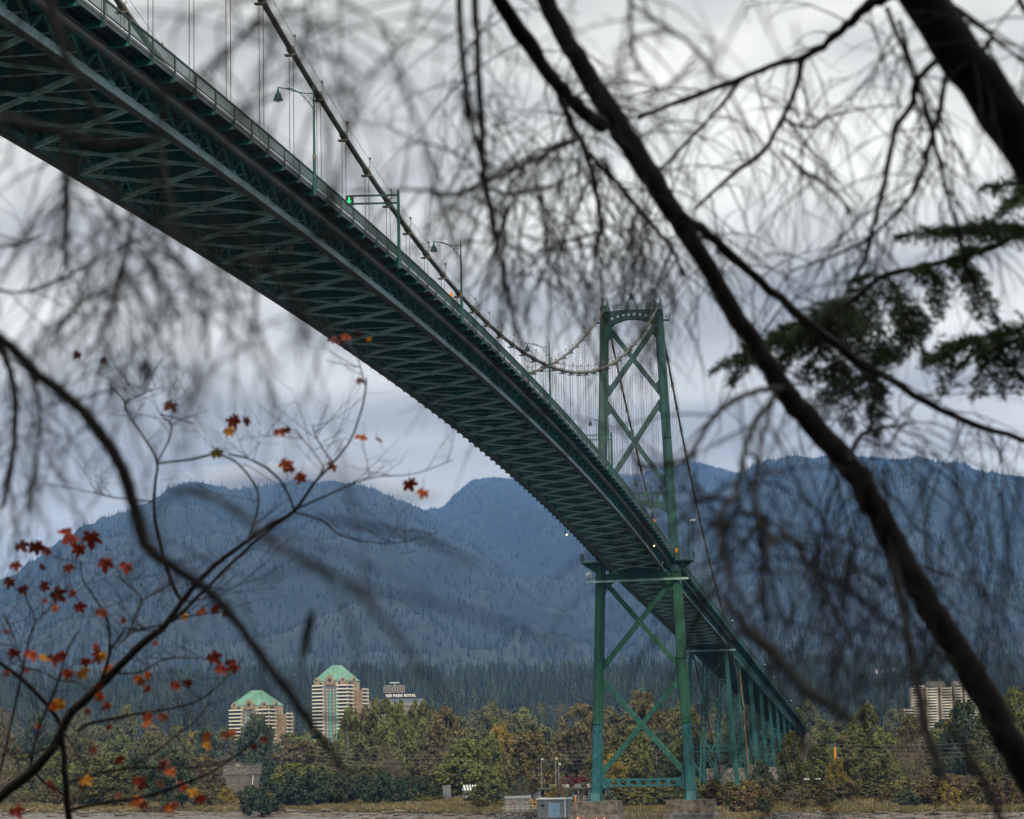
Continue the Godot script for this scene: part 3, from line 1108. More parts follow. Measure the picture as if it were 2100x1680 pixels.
		part("drain_pipe", dr, M.teal_fresh, root)
	# navigation beacon on its frame
	for k in 4:
		var sx := -1.0 if k % 2 == 0 else 1.0
		var sz := -1.0 if k < 2 else 1.0
		var g := Geo.new()
		g.beam(Vector3(1.05 * sx, 107.0, 0.6 * sz), Vector3(0.3 * sx, 109.8, 0.25 * sz), 0.12, 0.12)
		part("beacon_leg", g, M.green_upper, root)
	for k in 2:
		var g := Geo.new()
		g.beam(Vector3(-0.2 + 0.4 * k, 107.0, 0), Vector3(-0.1 + 0.2 * k, 109.8, 0), 0.07, 0.07)
		part("beacon_ladder", g, M.green_upper, root)
	var drum := Geo.new()
	drum.lathe(Vector3(0, 109.3, 0), [[0.34, 0.0], [0.36, 0.3], [0.30, 0.75], [0.22, 0.9]], 10)
	part("beacon_drum", drum, M.green_upper, root)
	var plate := Geo.new()
	plate.box(Vector3(0, 110.24, 0), Vector3(1.45, 0.14, 0.8))
	part("beacon_table", plate, M.green_upper, root)
	var red := Geo.new()
	red.lathe(Vector3(0, 110.3, 0), [[0.15, 0.0], [0.17, 0.12], [0.15, 0.5], [0.04, 0.68]], 8)
	part("beacon_lamp", red, M.red_paint, root)
	# piers
	for s in [1.0, -1.0]:
		var p := thing("bridge_pier", "stained concrete pier under the right tower leg" if s > 0 else "stained concrete pier with graffiti under the left tower leg", "pier", Vector3(9.5 * s, 0, 0), 0.0, "piers of the bridge tower")
		var up := Geo.new()
		up.hexa([Vector3(-4.8, 3.9, -5.2), Vector3(4.8, 3.9, -5.2), Vector3(4.8, 3.9, 5.2), Vector3(-4.8, 3.9, 5.2)], [Vector3(-4.6, 6.6, -5.0), Vector3(4.6, 6.6, -5.0), Vector3(4.6, 6.6, 5.0), Vector3(-4.6, 6.6, 5.0)])
		part("cap", up, M.pier_stain, p)
		var dn := Geo.new()
		dn.box(Vector3(0, 1.3, 0), Vector3(10.4, 5.2, 11.2))
		part("footing", dn, M.concrete, p)
		if s < 0:
			graffiti(p)
		else:
			var ply := Geo.new()
			ply.box(Vector3(0.9, 2.2, 5.66), Vector3(8.0, 3.3, 0.12))
			part("hoarding", ply, M.grey_panel, p)

# sprayed lettering on the pier's face, too tangled to read: white strokes edged with red
func graffiti(p: Node3D) -> void:
	var r := RandomNumberGenerator.new()
	r.seed = 4
	for k in 9:
		var x := -3.1 + k * 0.74
		var y := 2.65 + r.randf_range(-0.2, 0.2)
		for layer in 3:
			var g := Geo.new()
			var grow: float = [0.34, 0.20, 0.0][layer]
			var pts := PackedVector2Array()
			var q := RandomNumberGenerator.new()
			q.seed = 90 + k
			var dx := q.randf_range(-0.35, 0.35)
			for m in 10:
				var a := TAU * m / 10.0
				pts.append(Vector2(x + cos(a) * (0.30 + grow) * q.randf_range(0.75, 1.2) + sin(a) * dx, y + sin(a) * (0.72 + grow * 0.7) * q.randf_range(0.7, 1.1)))
			g.prism(pts, 5.61 + layer * 0.006, 0.004)
			part("spray_letter", g, [M.red_paint, M.sign_orange if k % 3 == 0 else M.red_paint, M.white_paint][layer], p)
		var st := Geo.new()
		st.prism(strip(Vector2(x - 0.2, y - 0.45), Vector2(x + r.randf_range(-0.1, 0.3), y + 0.5), 0.11), 5.632, 0.006)
		part("spray_stroke", st, M.dark_steel, p)

# ---------------------------------------------------------------- the approach trestle
func bent(root: Node3D, z: float, tiers: Array, mat: Material, thick: float, right_mat: Material = null) -> Array:
	var top := span_y(z) - 0.9
	var foot := land_y(0, z) - 0.3
	var legs := []
	for s in [1.0, -1.0]:
		var a := Vector3(4.75 * s, top, z)
		var b := Vector3((4.75 + (top - foot) * 0.058) * s, foot, z)
		var g := Geo.new()
		g.beam(b, a, thick * 1.25, thick, Vector3.BACK, thick, thick)
		part("column", g, right_mat if right_mat and s > 0 else mat, root)
		var base := Geo.new()
		base.box(Vector3(b.x, foot + 0.2, z), Vector3(2.0, 1.6, 2.0))
		part("column_base", base, M.concrete, root)
		legs.append([a, b])
	var level := func(f: float, s: int) -> Vector3: return (legs[s][0] as Vector3).lerp(legs[s][1], f)
	for k in tiers.size():
		var f0: float = 0.0 if k == 0 else tiers[k - 1]
		var f1: float = tiers[k]
		var st := Geo.new()
		st.beam((level as Callable).call(f1, 0), (level as Callable).call(f1, 1), 0.2, 0.24)
		part("strut", st, mat, root)
		var mid: Vector3 = ((level as Callable).call(f1, 0) + (level as Callable).call(f1, 1)) * 0.5
		for s in 2:
			var g := Geo.new()
			g.beam((level as Callable).call(f0 + 0.012, s), mid, thick * 0.36, thick * 0.4)
			part("diagonal", g, mat, root)
	return legs

func build_approach() -> void:
	var root := thing("approach_trestle", "long dark green approach trestle on rows of braced legs behind the tower", "trestle")
	# the tall bent that ends the side span, where the cables pass down
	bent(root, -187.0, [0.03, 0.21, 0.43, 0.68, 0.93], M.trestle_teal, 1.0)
	for s in [1.0, -1.0]:
		var cap := Geo.new()
		cap.box(Vector3(5.5 * s, span_y(-187.0) + 0.4, -187.0), Vector3(1.3, 3.4, 1.8))
		part("cable_bent_head", cap, M.green_deck, root)
	var walk := Geo.new()
	walk.beam(Vector3(-8, span_y(-187.0) - 1.6, -185.6), Vector3(7.6, span_y(-187.0) - 1.6, -185.6), 0.4, 0.4)
	part("service_gantry", walk, M.brace_grey, root)
	var zs := [-232.0, -246.0, -292.0, -305.0, -350.0, -362.0, -406.0, -418.0, -462.0, -473.0, -516.0, -526.0, -568.0, -577.0, -618.0, -626.0, -664.0, -671.0]
	var before := []
	for k in zs.size():
		var h := span_y(zs[k]) - 4.0
		var tiers := [0.28, 0.62, 0.94] if h > 24.0 else ([0.45, 0.92] if h > 12.0 else [0.85])
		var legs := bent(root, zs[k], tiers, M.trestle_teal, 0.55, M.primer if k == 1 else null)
		if k % 2 == 1:
			for s in 2:
				for f in [[0.02, 0.45], [0.49, 0.92]]:
					for x in 2:
						var g := Geo.new()
						var a: Vector3 = (before[s][0] as Vector3).lerp(before[s][1], f[x])
						var b: Vector3 = (legs[s][0] as Vector3).lerp(legs[s][1], f[1 - x])
						g.beam(a, b, 0.10, 0.12)
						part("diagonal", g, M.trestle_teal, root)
					var g2 := Geo.new()
					g2.beam((before[s][0] as Vector3).lerp(before[s][1], f[1]), (legs[s][0] as Vector3).lerp(legs[s][1], f[1]), 0.18, 0.22)
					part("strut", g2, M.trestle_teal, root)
		before = legs
	var z0 := -187.6
	var z1 := -705.0
	for s in [1.0, -1.0]:
		part("girder", runner(4.75 * s, 0.55, 0.45, 2.9, z0, z1, 2), M.green_deck, root)
		part("walkway_slab", runner(6.62 * s, 1.99, 2.44, 0.14, z0, z1, 2), M.walk_steel, root)
		part("edge_beam", runner(7.80 * s, 1.80, 0.08, 0.5, z0, z1, 2), M.green_deck, root)
		part("handrail", runner(7.90 * s, 3.15, 0.12, 0.09, z0, z1, 2), M.rail_green, root)
		part("lower_rail", runner(7.90 * s, 2.30, 0.08, 0.07, z0, z1, 2), M.rail_green, root)
	part("deck_slab", runner(0, 2.42, 10.4, 0.5, z0, z1, 2), M.deck_under, root)
	part("road_surface", runner(0, 2.69, 10.0, 0.02, z0, z1, 2), M.asphalt, root)
	var rm := railing_mesh(7.6)
	var br := {1.0: bracket_mesh(1.0), -1.0: bracket_mesh(-1.0)}
	var n := int((z0 - z1) / 7.8)
	for k in n:
		var z := z0 - (k + 1) * 7.8
		for s in [1.0, -1.0]:
			inst("railing_panel", rm, root, "", Transform3D(Basis(Vector3.RIGHT, Vector3.UP, Vector3(0, 0.0404, 1)), on_deck(7.9 * s, 2.3, z + 0.1)))
			var post := Geo.new()
			post.beam(on_deck(7.93 * s, 1.45, z), on_deck(7.93 * s, 3.2, z), 0.10, 0.16, Vector3.BACK)
			part("railing_post", post, M.rail_green, root)
			inst("sidewalk_bracket", br[s], root, "", Transform3D(Basis.IDENTITY, on_deck(0, 0, z)))
		var fb := Geo.new()
		fb.beam(on_deck(-4.7, 0.9, z), on_deck(4.7, 0.9, z), 0.3, 1.4)
		part("floor_beam", fb, M.green_deck, root)
	var ab := Geo.new()
	ab.box(Vector3(0, span_y(z1) - 8.0, z1 - 5.0), Vector3(15.6, 18.0, 10.0))
	part("abutment", ab, M.concrete, root)
	# the block that the cables run down into
	var an := thing("cable_anchorage", "broad weathered concrete anchorage among the trestle legs", "anchorage", Vector3(0.8, 0, -299))
	var g0 := land_y(0, -299) - 0.5
	var body := Geo.new()
	body.box(Vector3(0, (g0 + 11.2) * 0.5, -8), Vector3(21.4, 11.2 - g0, 18))
	part("block", body, M.concrete_pale, an)
	for x in [-6.2, 4.8]:
		var up := Geo.new()
		up.hexa([Vector3(x - 1.9, g0, 0.9), Vector3(x + 1.9, g0, 0.9), Vector3(x + 1.9, g0, 3.2), Vector3(x - 1.9, g0, 3.2)], [Vector3(x - 1.9, 12.4, 0.9), Vector3(x + 1.9, 12.4, 0.9), Vector3(x + 1.9, 12.4, 1.7), Vector3(x - 1.9, 12.4, 1.7)])
		part("cable_housing", up, M.concrete, an)
	for k in 9:
		var rib := Geo.new()
		rib.box(Vector3(-10.2 + k * 2.5, (g0 + 11.0) * 0.5, 1.03), Vector3(0.18, 11.0 - g0 - 0.3, 0.08))
		part("wall_joint", rib, M.concrete, an)
	var door := Geo.new()
	door.box(Vector3(9.3, g0 + 3.5, 1.05), Vector3(1.3, 7.0, 0.12))
	part("door", door, M.dark_steel, an)

# ---------------------------------------------------------------- lamps, signals and small fittings on the bridge
func lamp_post(label: String, p: Vector3, lit := false) -> Node3D:
	var o := thing("bridge_lamp", label, "street lamp", p, 0.0, "bell-shaded lamps along the bridge")
	var g := Geo.new()
	g.lathe(Vector3.ZERO, [[0.20, -0.5], [0.20, 0.1], [0.17, 0.2], [0.16, 1.4], [0.12, 1.5], [0.085, 6.2], [0.11, 6.25], [0.11, 6.4], [0.075, 6.45], [0.06, 8.3]], 8)
	part("post", g, M.lamp_green, o)
	var cap := Geo.new()
	cap.lathe(Vector3(0, 8.25, 0), [[0.07, 0.0], [0.09, 0.1], [0.02, 0.3]], 8)
	part("finial", cap, M.lamp_green, o)
	var arm := PackedVector3Array()
	var low := PackedVector3Array()
	for k in 13:
		var t := k / 12.0
		arm.append(Vector3(-2.9 * t, 7.85 + 0.62 * (3.0 * t * t - 2.0 * t * t * t) - 0.14 * t * (1.0 - t) * 3.0, 0))
		low.append(Vector3(-2.2 * t, 6.5 + 1.87 * (1.0 - pow(1.0 - t, 1.9)), 0))
	for a in [arm, low]:
		var r := PackedFloat32Array()
		r.resize(13)
		r.fill(0.045)
		var ag := Geo.new()
		ag.tube(a, r, 6)
		part("arm", ag, M.lamp_green, o)
	var sc := PackedVector3Array()
	var sr := PackedFloat32Array()
	for k in 18:
		var a := TAU * 1.15 * k / 17.0
		sc.append(Vector3(-0.52 + cos(a) * (0.34 - 0.008 * k), 7.35 + sin(a) * (0.34 - 0.008 * k), 0))
		sr.append(0.022)
	var sg := Geo.new()
	sg.tube(sc, sr, 5)
	part("scroll", sg, M.lamp_green, o)
	var sh := Geo.new()
	sh.lathe(Vector3(-2.9, 7.42, 0), [[0.40, 0.0], [0.40, 0.07], [0.33, 0.13], [0.26, 0.40], [0.16, 0.60], [0.09, 0.68], [0.09, 0.85], [0.05, 0.95], [0.05, 1.06]], 12)
	var shade := part("lamp_shade", sh, M.lamp_green, o)
	var bg := Geo.new()
	bg.lathe(Vector3(-2.9, 7.30, 0), [[0.05, 0.0], [0.2, 0.03], [0.27, 0.11]], 10)
	part("bulb", bg, M.lamp_glow if lit else M.white_paint, shade)
	if lit:
		var l := OmniLight3D.new()
		l.name = "lamp_light"
		l.position = Vector3(-2.9, 7.36, 0)
		l.light_color = Color(1.0, 0.9, 0.7)
		l.light_energy = 0.6
		l.light_size = 0.1
		l.omni_range = 60.0
		l.omni_attenuation = 2.0
		l.shadow_enabled = true
		o.add_child(l)
	var box := Geo.new()
	box.box(Vector3(0.02, 2.6, 0.1), Vector3(0.26, 0.42, 0.2))
	part("control_box", box, M.band_cream, o)
	return o

func signal_gantry(label: String, p: Vector3, detailed: bool) -> void:
	var o := thing("signal_gantry", label, "traffic signal", p, 0.0, "lane signal gantries on the bridge")
	var g := Geo.new()
	g.lathe(Vector3.ZERO, [[0.22, -0.6], [0.2, 0.5], [0.17, 0.6], [0.14, 6.6], [0.05, 6.9]], 8)
	part("post", g, M.lamp_green, o)
	for y in [6.35, 5.6]:
		var a := Geo.new()
		a.beam(Vector3(0, y, 0), Vector3(-4.3, y + 0.12, 0), 0.16, 0.16)
		part("arm", a, M.lamp_green, o)
	var curve := PackedVector3Array()
	var r := PackedFloat32Array()
	for k in 9:
		var t := k / 8.0
		curve.append(Vector3(-1.5 * t, 4.6 + 1.0 * (1.0 - pow(1.0 - t, 2.0)), 0))
		r.append(0.045)
	var cg := Geo.new()
	cg.tube(curve, r, 5)
	part("arm_brace", cg, M.lamp_green, o)
	var head := Geo.new()
	head.box(Vector3(-4.6, 6.05, 0), Vector3(0.75, 0.95, 0.3))
	var hd := part("signal_head", head, M.dark_steel, o)
	if detailed:
		# a green arrow that points down
		var ar := Geo.new()
		ar.prism(PackedVector2Array([Vector2(-4.66, 6.32), Vector2(-4.54, 6.32), Vector2(-4.54, 5.98), Vector2(-4.38, 5.98), Vector2(-4.60, 5.74), Vector2(-4.82, 5.98), Vector2(-4.66, 5.98)]), 0.17, 0.03)
		part("green_arrow", ar, M.signal_green, hd)

func orange_marker(p: Vector3, label: String, w := 0.5, h0 := 0.7) -> void:
	var o := thing("call_box", label, "call box", p, 0.0, "orange boxes along the footway")
	var g := Geo.new()
	g.box(Vector3(0, 1.97 - h0 * 0.5, 0), Vector3(w, h0, 0.4))
	part("box", g, M.sign_orange, o)
	var h := Geo.new()
	h.lathe(Vector3(0, 1.97, 0), [[w * 0.5, 0.0], [w * 0.3, 0.1], [0.02, 0.16]], 8)
	part("hood", h, M.sign_orange, o)
	var q := Geo.new()
	q.beam(Vector3(0, -0.4, 0), Vector3(0, 1.97 - h0, 0), 0.1, 0.1)
	part("post", q, M.band_cream, o)

func build_bridge_fittings() -> void:
	var words := ["nearest bell lamp on the near walkway, tall against the bright sky", "second bell lamp, rising where the main cable comes down to it", "third bell lamp, its post crossing the dip of both cables", "fourth bell lamp, hanging before the left tower leg", "fifth bell lamp, seen between the tower legs against the mountain", "bell lamp just beyond the right tower leg", "bell lamp half way down the side span"]
	for k in 6:
		var z := 327.4 - 68.9 * k
		lamp_post(words[k], on_deck(7.98, 1.8, z))
	lamp_post(words[6], on_deck(7.98, 1.8, -95.0))
	var lit := ["lit lamp at the head of the trestle, beside the cable bent", "lit lamp upper on the sloping trestle", "lit lamp half way down the sloping trestle", "lit lamp low on the trestle, right over the trees", "lit lamp lowest on the trestle before the road meets the ground"]
	for k in 5:
		lamp_post(lit[k], on_deck(7.98, 1.8, -215.0 - [0.0, 170.0, 235.0, 380.0, 440.0][k]), true)
	signal_gantry("near signal gantry with a green arrow, arm reaching left over the roadway", on_deck(7.98, 1.8, 292.8), true)
	signal_gantry("second signal gantry, its double arm crossing in front of the left tower leg", on_deck(7.98, 1.8, 117.0), false)
	signal_gantry("far signal gantry beyond the tower, small against the blue mountain", on_deck(7.98, 1.8, -88.0), false)
	orange_marker(on_deck(7.5, 2.0, 262.0), "small orange box by the second bell lamp", 0.26, 0.5)
	orange_marker(on_deck(7.2, 2.4, 40.0), "orange box on the footway a little before the tower")
	orange_marker(on_deck(6.4, 2.6, 16.0), "wide orange sign box close before the right tower leg", 0.85, 0.45)
	orange_marker(Vector3(8.2, 55.0, 2.6), "orange box on the balcony at the foot of the right tower leg")
	for k in 2:
		var fl := thing("floodlight", ["taller floodlight pole on the outer corner of the right balcony", "shorter floodlight pole beside it on the right balcony, head turned away"][k], "floodlight", Vector3([10.4, 11.2][k], 54.9, -1.0 - k * 0.8), 0.0, "floodlights on the tower balcony")
		var g := Geo.new()
		g.rod(Vector3.ZERO, Vector3(0, [9.6, 8.0][k], 0), 0.09, 6)
		part("pole", g, M.lamp_green, fl)
		var h := Geo.new()
		h.hexa([Vector3(-0.6, [9.6, 8.0][k], -0.3), Vector3(0.5, [9.6, 8.0][k], -0.3), Vector3(0.5, [9.6, 8.0][k], 0.3), Vector3(-0.6, [9.6, 8.0][k], 0.3)], [Vector3(-0.35, [9.95, 8.4][k], -0.2), Vector3(0.6, [10.05, 8.5][k], -0.2), Vector3(0.6, [10.05, 8.5][k], 0.2), Vector3(-0.35, [9.95, 8.4][k], 0.2)])
		part("lamp_head", h, M.lamp_green if k == 0 else M.white_paint, fl)
	# navigation light hung below the far chord, and a lit bulb by the pipe
	var nav := thing("navigation_light", "small lit lamp hanging on a rod below the far edge of the deck", "lamp", on_deck(-5.3, -0.4, 74.0))
	var ng := Geo.new()
	ng.rod(Vector3.ZERO, Vector3(0, -1.9, 0), 0.06, 5)
	part("rod", ng, M.lamp_green, nav)
	bulb(nav, Vector3(0.25, -1.95, 0))
	var wb := thing("work_light", "small lit lamp under the near footway just before the tower", "lamp", on_deck(6.3, 0.75, 31.0))
	var wg := Geo.new()
	wg.rod(Vector3(0, 0.3, 0), Vector3(0, 0.0, 0), 0.05, 5)
	part("rod", wg, M.lamp_green, wb)
	bulb(wb, Vector3(0, -0.1, 0))
	var cb := thing("camera_box", "small grey camera box slung under the deck braces", "camera", on_deck(3.2, -0.7, 316.0))
	var c1 := Geo.new()
	c1.box(Vector3.ZERO, Vector3(0.5, 0.38, 1.2), 0.5)
	part("housing", c1, M.band_cream, cb)
	var c2 := Geo.new()
	c2.beam(Vector3(-1.1, 0.25, 0), Vector3(0.9, 0.25, 0), 0.1, 0.1)
	c2.beam(Vector3(-1.1, 0.25, 0), Vector3(-1.1, -0.3, 0), 0.1, 0.1)
	part("bracket", c2, M.dark_steel, cb)

func bulb(o: Node3D, p: Vector3) -> void:
	var g := Geo.new()
	g.lathe(p, [[0.03, -0.16], [0.13, -0.1], [0.16, 0.0], [0.12, 0.1], [0.04, 0.15]], 8)
	part("bulb", g, M.lamp_glow, o)
	var l := OmniLight3D.new()
	l.name = "bulb_light"
	l.position = p
	l.light_color = Color(1.0, 0.9, 0.7)
	l.light_energy = 0.4
	l.light_size = 0.08
	l.omni_range = 60.0
	l.omni_attenuation = 2.0
	l.shadow_enabled = true
	o.add_child(l)

# ---------------------------------------------------------------- the far shore: huts, poles, driftwood
# where along the shore, told by what stands there
func along_view(u: float) -> String:
	for q in [[120, "at the far left of the view"], [290, "left of the bare utility pole"], [450, "left of the concrete tower"], [560, "by the concrete tower"], [645, "below the gap between the apartment towers"], [745, "below the taller apartment tower"], [880, "below the white roof lettering"], [1010, "left of the ribbed hut"], [1190, "left of the bridge tower"], [1440, "between the tower legs"], [1640, "by the trestle legs"], [1730, "below the yellow banner"], [1840, "below the big mossy tree"], [1990, "below the long flats"]]:
		if u < q[0]:
			return q[1]
	return "at the right edge of the view"

func facing(p: Vector3) -> float:
	return atan2(cam_at.x - p.x, cam_at.z - p.z)

func solid(o: Node3D, called: String, mat: Material, at_p: Vector3, size: Vector3) -> MeshInstance3D:
	var g := Geo.new()
	g.box(at_p, size)
	return part(called, g, mat, o)

func pole(label: String, p: Vector3, h: float, arms: Array, called := "utility_pole", category := "utility pole", mat: Material = null) -> Node3D:
	var o := thing(called, label, category, p, facing(p))
	var g := Geo.new()
	g.rod(Vector3(0, -0.5, 0), Vector3(0, h, 0), 0.22, 6, 0.15)
	part("post", g, mat if mat else M.pole_wood, o)
	for a in arms:
		var q := Geo.new()
		q.beam(Vector3(-a[1], a[0], 0), Vector3(a[1], a[0], 0), 0.18, 0.18)
		part("crossarm", q, mat if mat else M.pole_wood, o)
		for s in [-1.0, 1.0]:
			var i := Geo.new()
			i.lathe(Vector3(a[1] * s * 0.92, a[0] + 0.08, 0), [[0.07, 0.0], [0.12, 0.12], [0.09, 0.3]], 6)
			part("insulator", i, M.white_paint, o)
	return o

func build_shore() -> void:
	# grey shed with pale blue doors
	var p := spot(1120, 556)
	p.y = 2.8
	var o := thing("pump_shed", "grey flat-roofed shed with pale blue double doors left of the tower pier", "shed", p, facing(p) - 0.25)
	solid(o, "wall", M.shed_grey, Vector3(0, 1.9, 0), Vector3(6.2, 3.9, 5.0))
	solid(o, "roof", M.white_paint, Vector3(0, 3.97, 0), Vector3(6.6, 0.24, 5.4))
	for k in 2:
		var d := solid(o, "door", M.door_blue, Vector3(0.05 + 1.32 * k, 1.6, 2.53), Vector3(1.28, 3.1, 0.08))
		solid(d, "handle", M.dark_steel, Vector3(0.55 + 0.35 * k, 1.5, 2.59), Vector3(0.08, 0.4, 0.05))
	solid(o, "corner_post", M.white_paint, Vector3(1.95 + 1.1, 1.9, 2.52), Vector3(0.16, 3.8, 0.12))
	solid(o, "vent", M.dark_steel, Vector3(-1.9, 2.6, 2.52), Vector3(0.9, 0.6, 0.06))
	# portable cabin behind a white railed ramp
	p = spot(1046, 612)
	p.y = 3.2
	o = thing("site_cabin", "pale cabin with scrawled paint behind white rails, left of the grey shed", "cabin", p, facing(p) + 0.12)
	solid(o, "wall", M.cabin_pale, Vector3(0, 1.5, 0), Vector3(5.8, 2.9, 3.4))
	var rf := Geo.new()
	rf.hexa([Vector3(-3.1, 2.95, -1.9), Vector3(3.1, 2.95, -1.9), Vector3(3.1, 2.95, 1.9), Vector3(-3.1, 2.95, 1.9)], [Vector3(-3.1, 3.45, -0.3), Vector3(3.1, 3.65, -0.3), Vector3(3.1, 3.65, 0.3), Vector3(-3.1, 3.45, 0.3)])
	part("roof", rf, M.shed_grey, o)
	for k in 4:
		var sp := Geo.new()
		sp.prism(strip(Vector2(-2.2 + k * 0.45, 0.9), Vector2(-1.9 + k * 0.4, 2.1 - 0.3 * (k % 2)), 0.13), 1.72, 0.01)
		part("spray_stroke", sp, M.red_paint if k % 2 == 0 else M.dark_steel, o)
	o = thing("ramp_rail", "white tube railing along the ramp before the pale cabin", "railing", p + Vector3(0, -0.2, 0), facing(p) + 0.12)
	railing(o, [Vector3(-3.8, 0.2, 2.6), Vector3(5.6, 0.2, 2.6)], 1.2, 1.1, M.white_paint)
	solid(o, "deck", M.concrete_pale, Vector3(0.9, 0.1, 2.3), Vector3(9.6, 0.2, 0.9))
	# white ribbed hut and small box
	p = spot(954, 756)
	o = thing("ribbed_hut", "small hut with a white ribbed gable roof right of the dark evergreens", "hut", p, facing(p) + 0.2)
	solid(o, "wall", M.cabin_pale, Vector3(0, 1.7, 0), Vector3(4.6, 3.4, 3.6))
	for k in 12:
		var rb := Geo.new()
		rb.hexa([Vector3(-2.55 + k * 0.43, 3.4, -2.1), Vector3(-2.2 + k * 0.43, 3.4, -2.1), Vector3(-2.2 + k * 0.43, 3.4, 2.1), Vector3(-2.55 + k * 0.43, 3.4, 2.1)], [Vector3(-2.5 + k * 0.43, 5.0, -0.06), Vector3(-2.25 + k * 0.43, 5.0, -0.06), Vector3(-2.25 + k * 0.43, 5.0, 0.06), Vector3(-2.5 + k * 0.43, 5.0, 0.06)])
		part("roof_rib", rb, M.white_paint if k % 2 == 0 else M.shed_grey, o)
	p = spot(903, 770)
	o = thing("meter_hut", "plain grey box hut at the right end of the dark evergreens", "hut", p, facing(p))
	solid(o, "wall", M.shed_grey, Vector3(0, 2.2, 0), Vector3(2.4, 4.4, 2.2))
	solid(o, "roof", M.cabin_pale, Vector3(0, 4.45, 0), Vector3(2.6, 0.18, 2.4))
	# concrete tower of the intake station
	p = spot(489, 805)
	p.y = 2.6
	o = thing("intake_tower", "square concrete tower with an overhanging top above the beach at left", "tower", p, facing(p) - 0.5)
	var shaft := Geo.new()
	shaft.hexa([Vector3(-3.4, 4.0, -3.4), Vector3(3.4, 4.0, -3.4), Vector3(3.4, 4.0, 3.4), Vector3(-3.4, 4.0, 3.4)], [Vector3(-4.1, 9.6, -4.1), Vector3(4.1, 9.6, -4.1), Vector3(4.1, 9.6, 4.1), Vector3(-4.1, 9.6, 4.1)])
	part("shaft", shaft, M.concrete, o)
	solid(o, "head", M.concrete, Vector3(0, 10.8, 0), Vector3(8.6, 2.4, 8.6))
	solid(o, "coping", M.concrete_pale, Vector3(0, 12.1, 0), Vector3(8.9, 0.24, 8.9))
	for k in 9:
		solid(o, "head_joint", M.shed_grey, Vector3(-4.0 + k, 10.8, 4.31), Vector3(0.1, 2.3, 0.06))
	railing(o, [Vector3(-4.3, 12.2, 4.3), Vector3(4.3, 12.2, 4.3), Vector3(4.3, 12.2, -4.3)], 0.9, 1.0, M.shed_grey)
	solid(o, "neck", M.concrete, Vector3(0, 3.5, 0), Vector3(6.4, 1.0, 6.4))
	for k in 5:
		solid(o, "window", M.glass_dark, Vector3(-2.4 + k * 1.2, 3.5, 3.22), Vector3(0.9, 0.8, 0.06))
	solid(o, "base", M.ochre_wall, Vector3(0, 1.2, 0), Vector3(6.0, 3.6, 6.0))
	var wp := Geo.new()
	wp.tube(PackedVector3Array([Vector3(4.3, 9.2, 1.5), Vector3(4.3, 8.9, 1.2), Vector3(3.9, 5.5, 1.2)]), PackedFloat32Array([0.2, 0.2, 0.2]), 6)
	part("white_pipe", wp, M.white_paint, o)
	var dome := Geo.new()
	dome.lathe(Vector3(-1.0, 12.2, 1.5), [[0.9, 0.0], [0.85, 0.4], [0.5, 0.8], [0.05, 0.95]], 8)
	part("roof_vent", dome, M.concrete_pale, o)
	# low treatment building with an open front, and the block behind it
	p = spot(1160, 735)
	o = thing("plant_building", "long low flat-roofed building with dark openings left of the tower leg", "building", p, facing(p) - 0.1)
	solid(o, "wall", M.shed_grey, Vector3(0, 1.7, -3.0), Vector3(19, 3.4, 6))
	solid(o, "roof", M.moss_roof, Vector3(0, 3.6, -1.8), Vector3(20.2, 0.5, 9.2))
	for k in 13:
		solid(o, "column", M.cabin_pale, Vector3(-9.3 + k * 1.55, 1.7, 2.2), Vector3(0.28, 3.4, 0.28))
	for k in 12:
		solid(o, "opening", M.dark_steel, Vector3(-8.5 + k * 1.55, 1.9, 0.06), Vector3(1.1, 2.0, 0.12))
	for k in 4:
		solid(o, "roof_unit", M.white_paint if k % 2 else M.shed_grey, Vector3(-6.0 + k * 3.6, 4.3, -1.0 - (k % 2)), Vector3(1.8, 1.0, 1.4))
	railing(o, [Vector3(-9.8, 0.1, 4.4), Vector3(9.8, 0.1, 4.4)], 1.2, 1.6, M.white_paint)
	p = spot(1082, 800)
	o = thing("plant_building", "grey box building with a white stair head above the cabin", "building", p, facing(p))
	solid(o, "wall", M.shed_grey, Vector3(0, 4.2, 0), Vector3(5.2, 8.4, 5.0))
	solid(o, "roof", M.white_paint, Vector3(0, 8.5, 0), Vector3(5.4, 0.2, 5.2))
	solid(o, "stair_head", M.white_paint, Vector3(-2.2, 9.6, 0), Vector3(1.4, 0.3, 2.0))
	solid(o, "stair_post", M.white_paint, Vector3(-1.7, 9.0, 0.6), Vector3(0.2, 1.0, 0.2))
	# yellow machine, white trailer
	p = spot(1081, 640)
	o = thing("digger", "small yellow machine beside the pale cabin", "machine", p, facing(p))
	solid(o, "cab", M.leaf_yellow, Vector3(0, 1.4, 0), Vector3(0.9, 1.3, 1.1))
	solid(o, "window", M.glass_dark, Vector3(0, 1.6, 0.56), Vector3(0.7, 0.6, 0.04))
	var boom := Geo.new()
	boom.beam(Vector3(-0.5, 1.2, 0.3), Vector3(-0.9, 3.1, 0.5), 0.22, 0.28)
	part("boom", boom, M.leaf_yellow, o)
	solid(o, "track", M.dark_steel, Vector3(0, 0.4, 0), Vector3(1.6, 0.7, 1.7))
	p = spot(1679, 705)
	o = thing("trailer", "white boxy trailer half hidden in the scrub right of the trestle", "trailer", p, facing(p) + 0.3)
	solid(o, "body", M.white_paint, Vector3(0, 2.1, 0), Vector3(2.6, 2.6, 4.4))
	solid(o, "window", M.glass_dark, Vector3(0.2, 2.4, 2.22), Vector3(1.2, 0.7, 0.06))
	solid(o, "chassis", M.dark_steel, Vector3(0, 0.5, 0), Vector3(2.2, 0.5, 3.8))
	# poles
	var ends := []
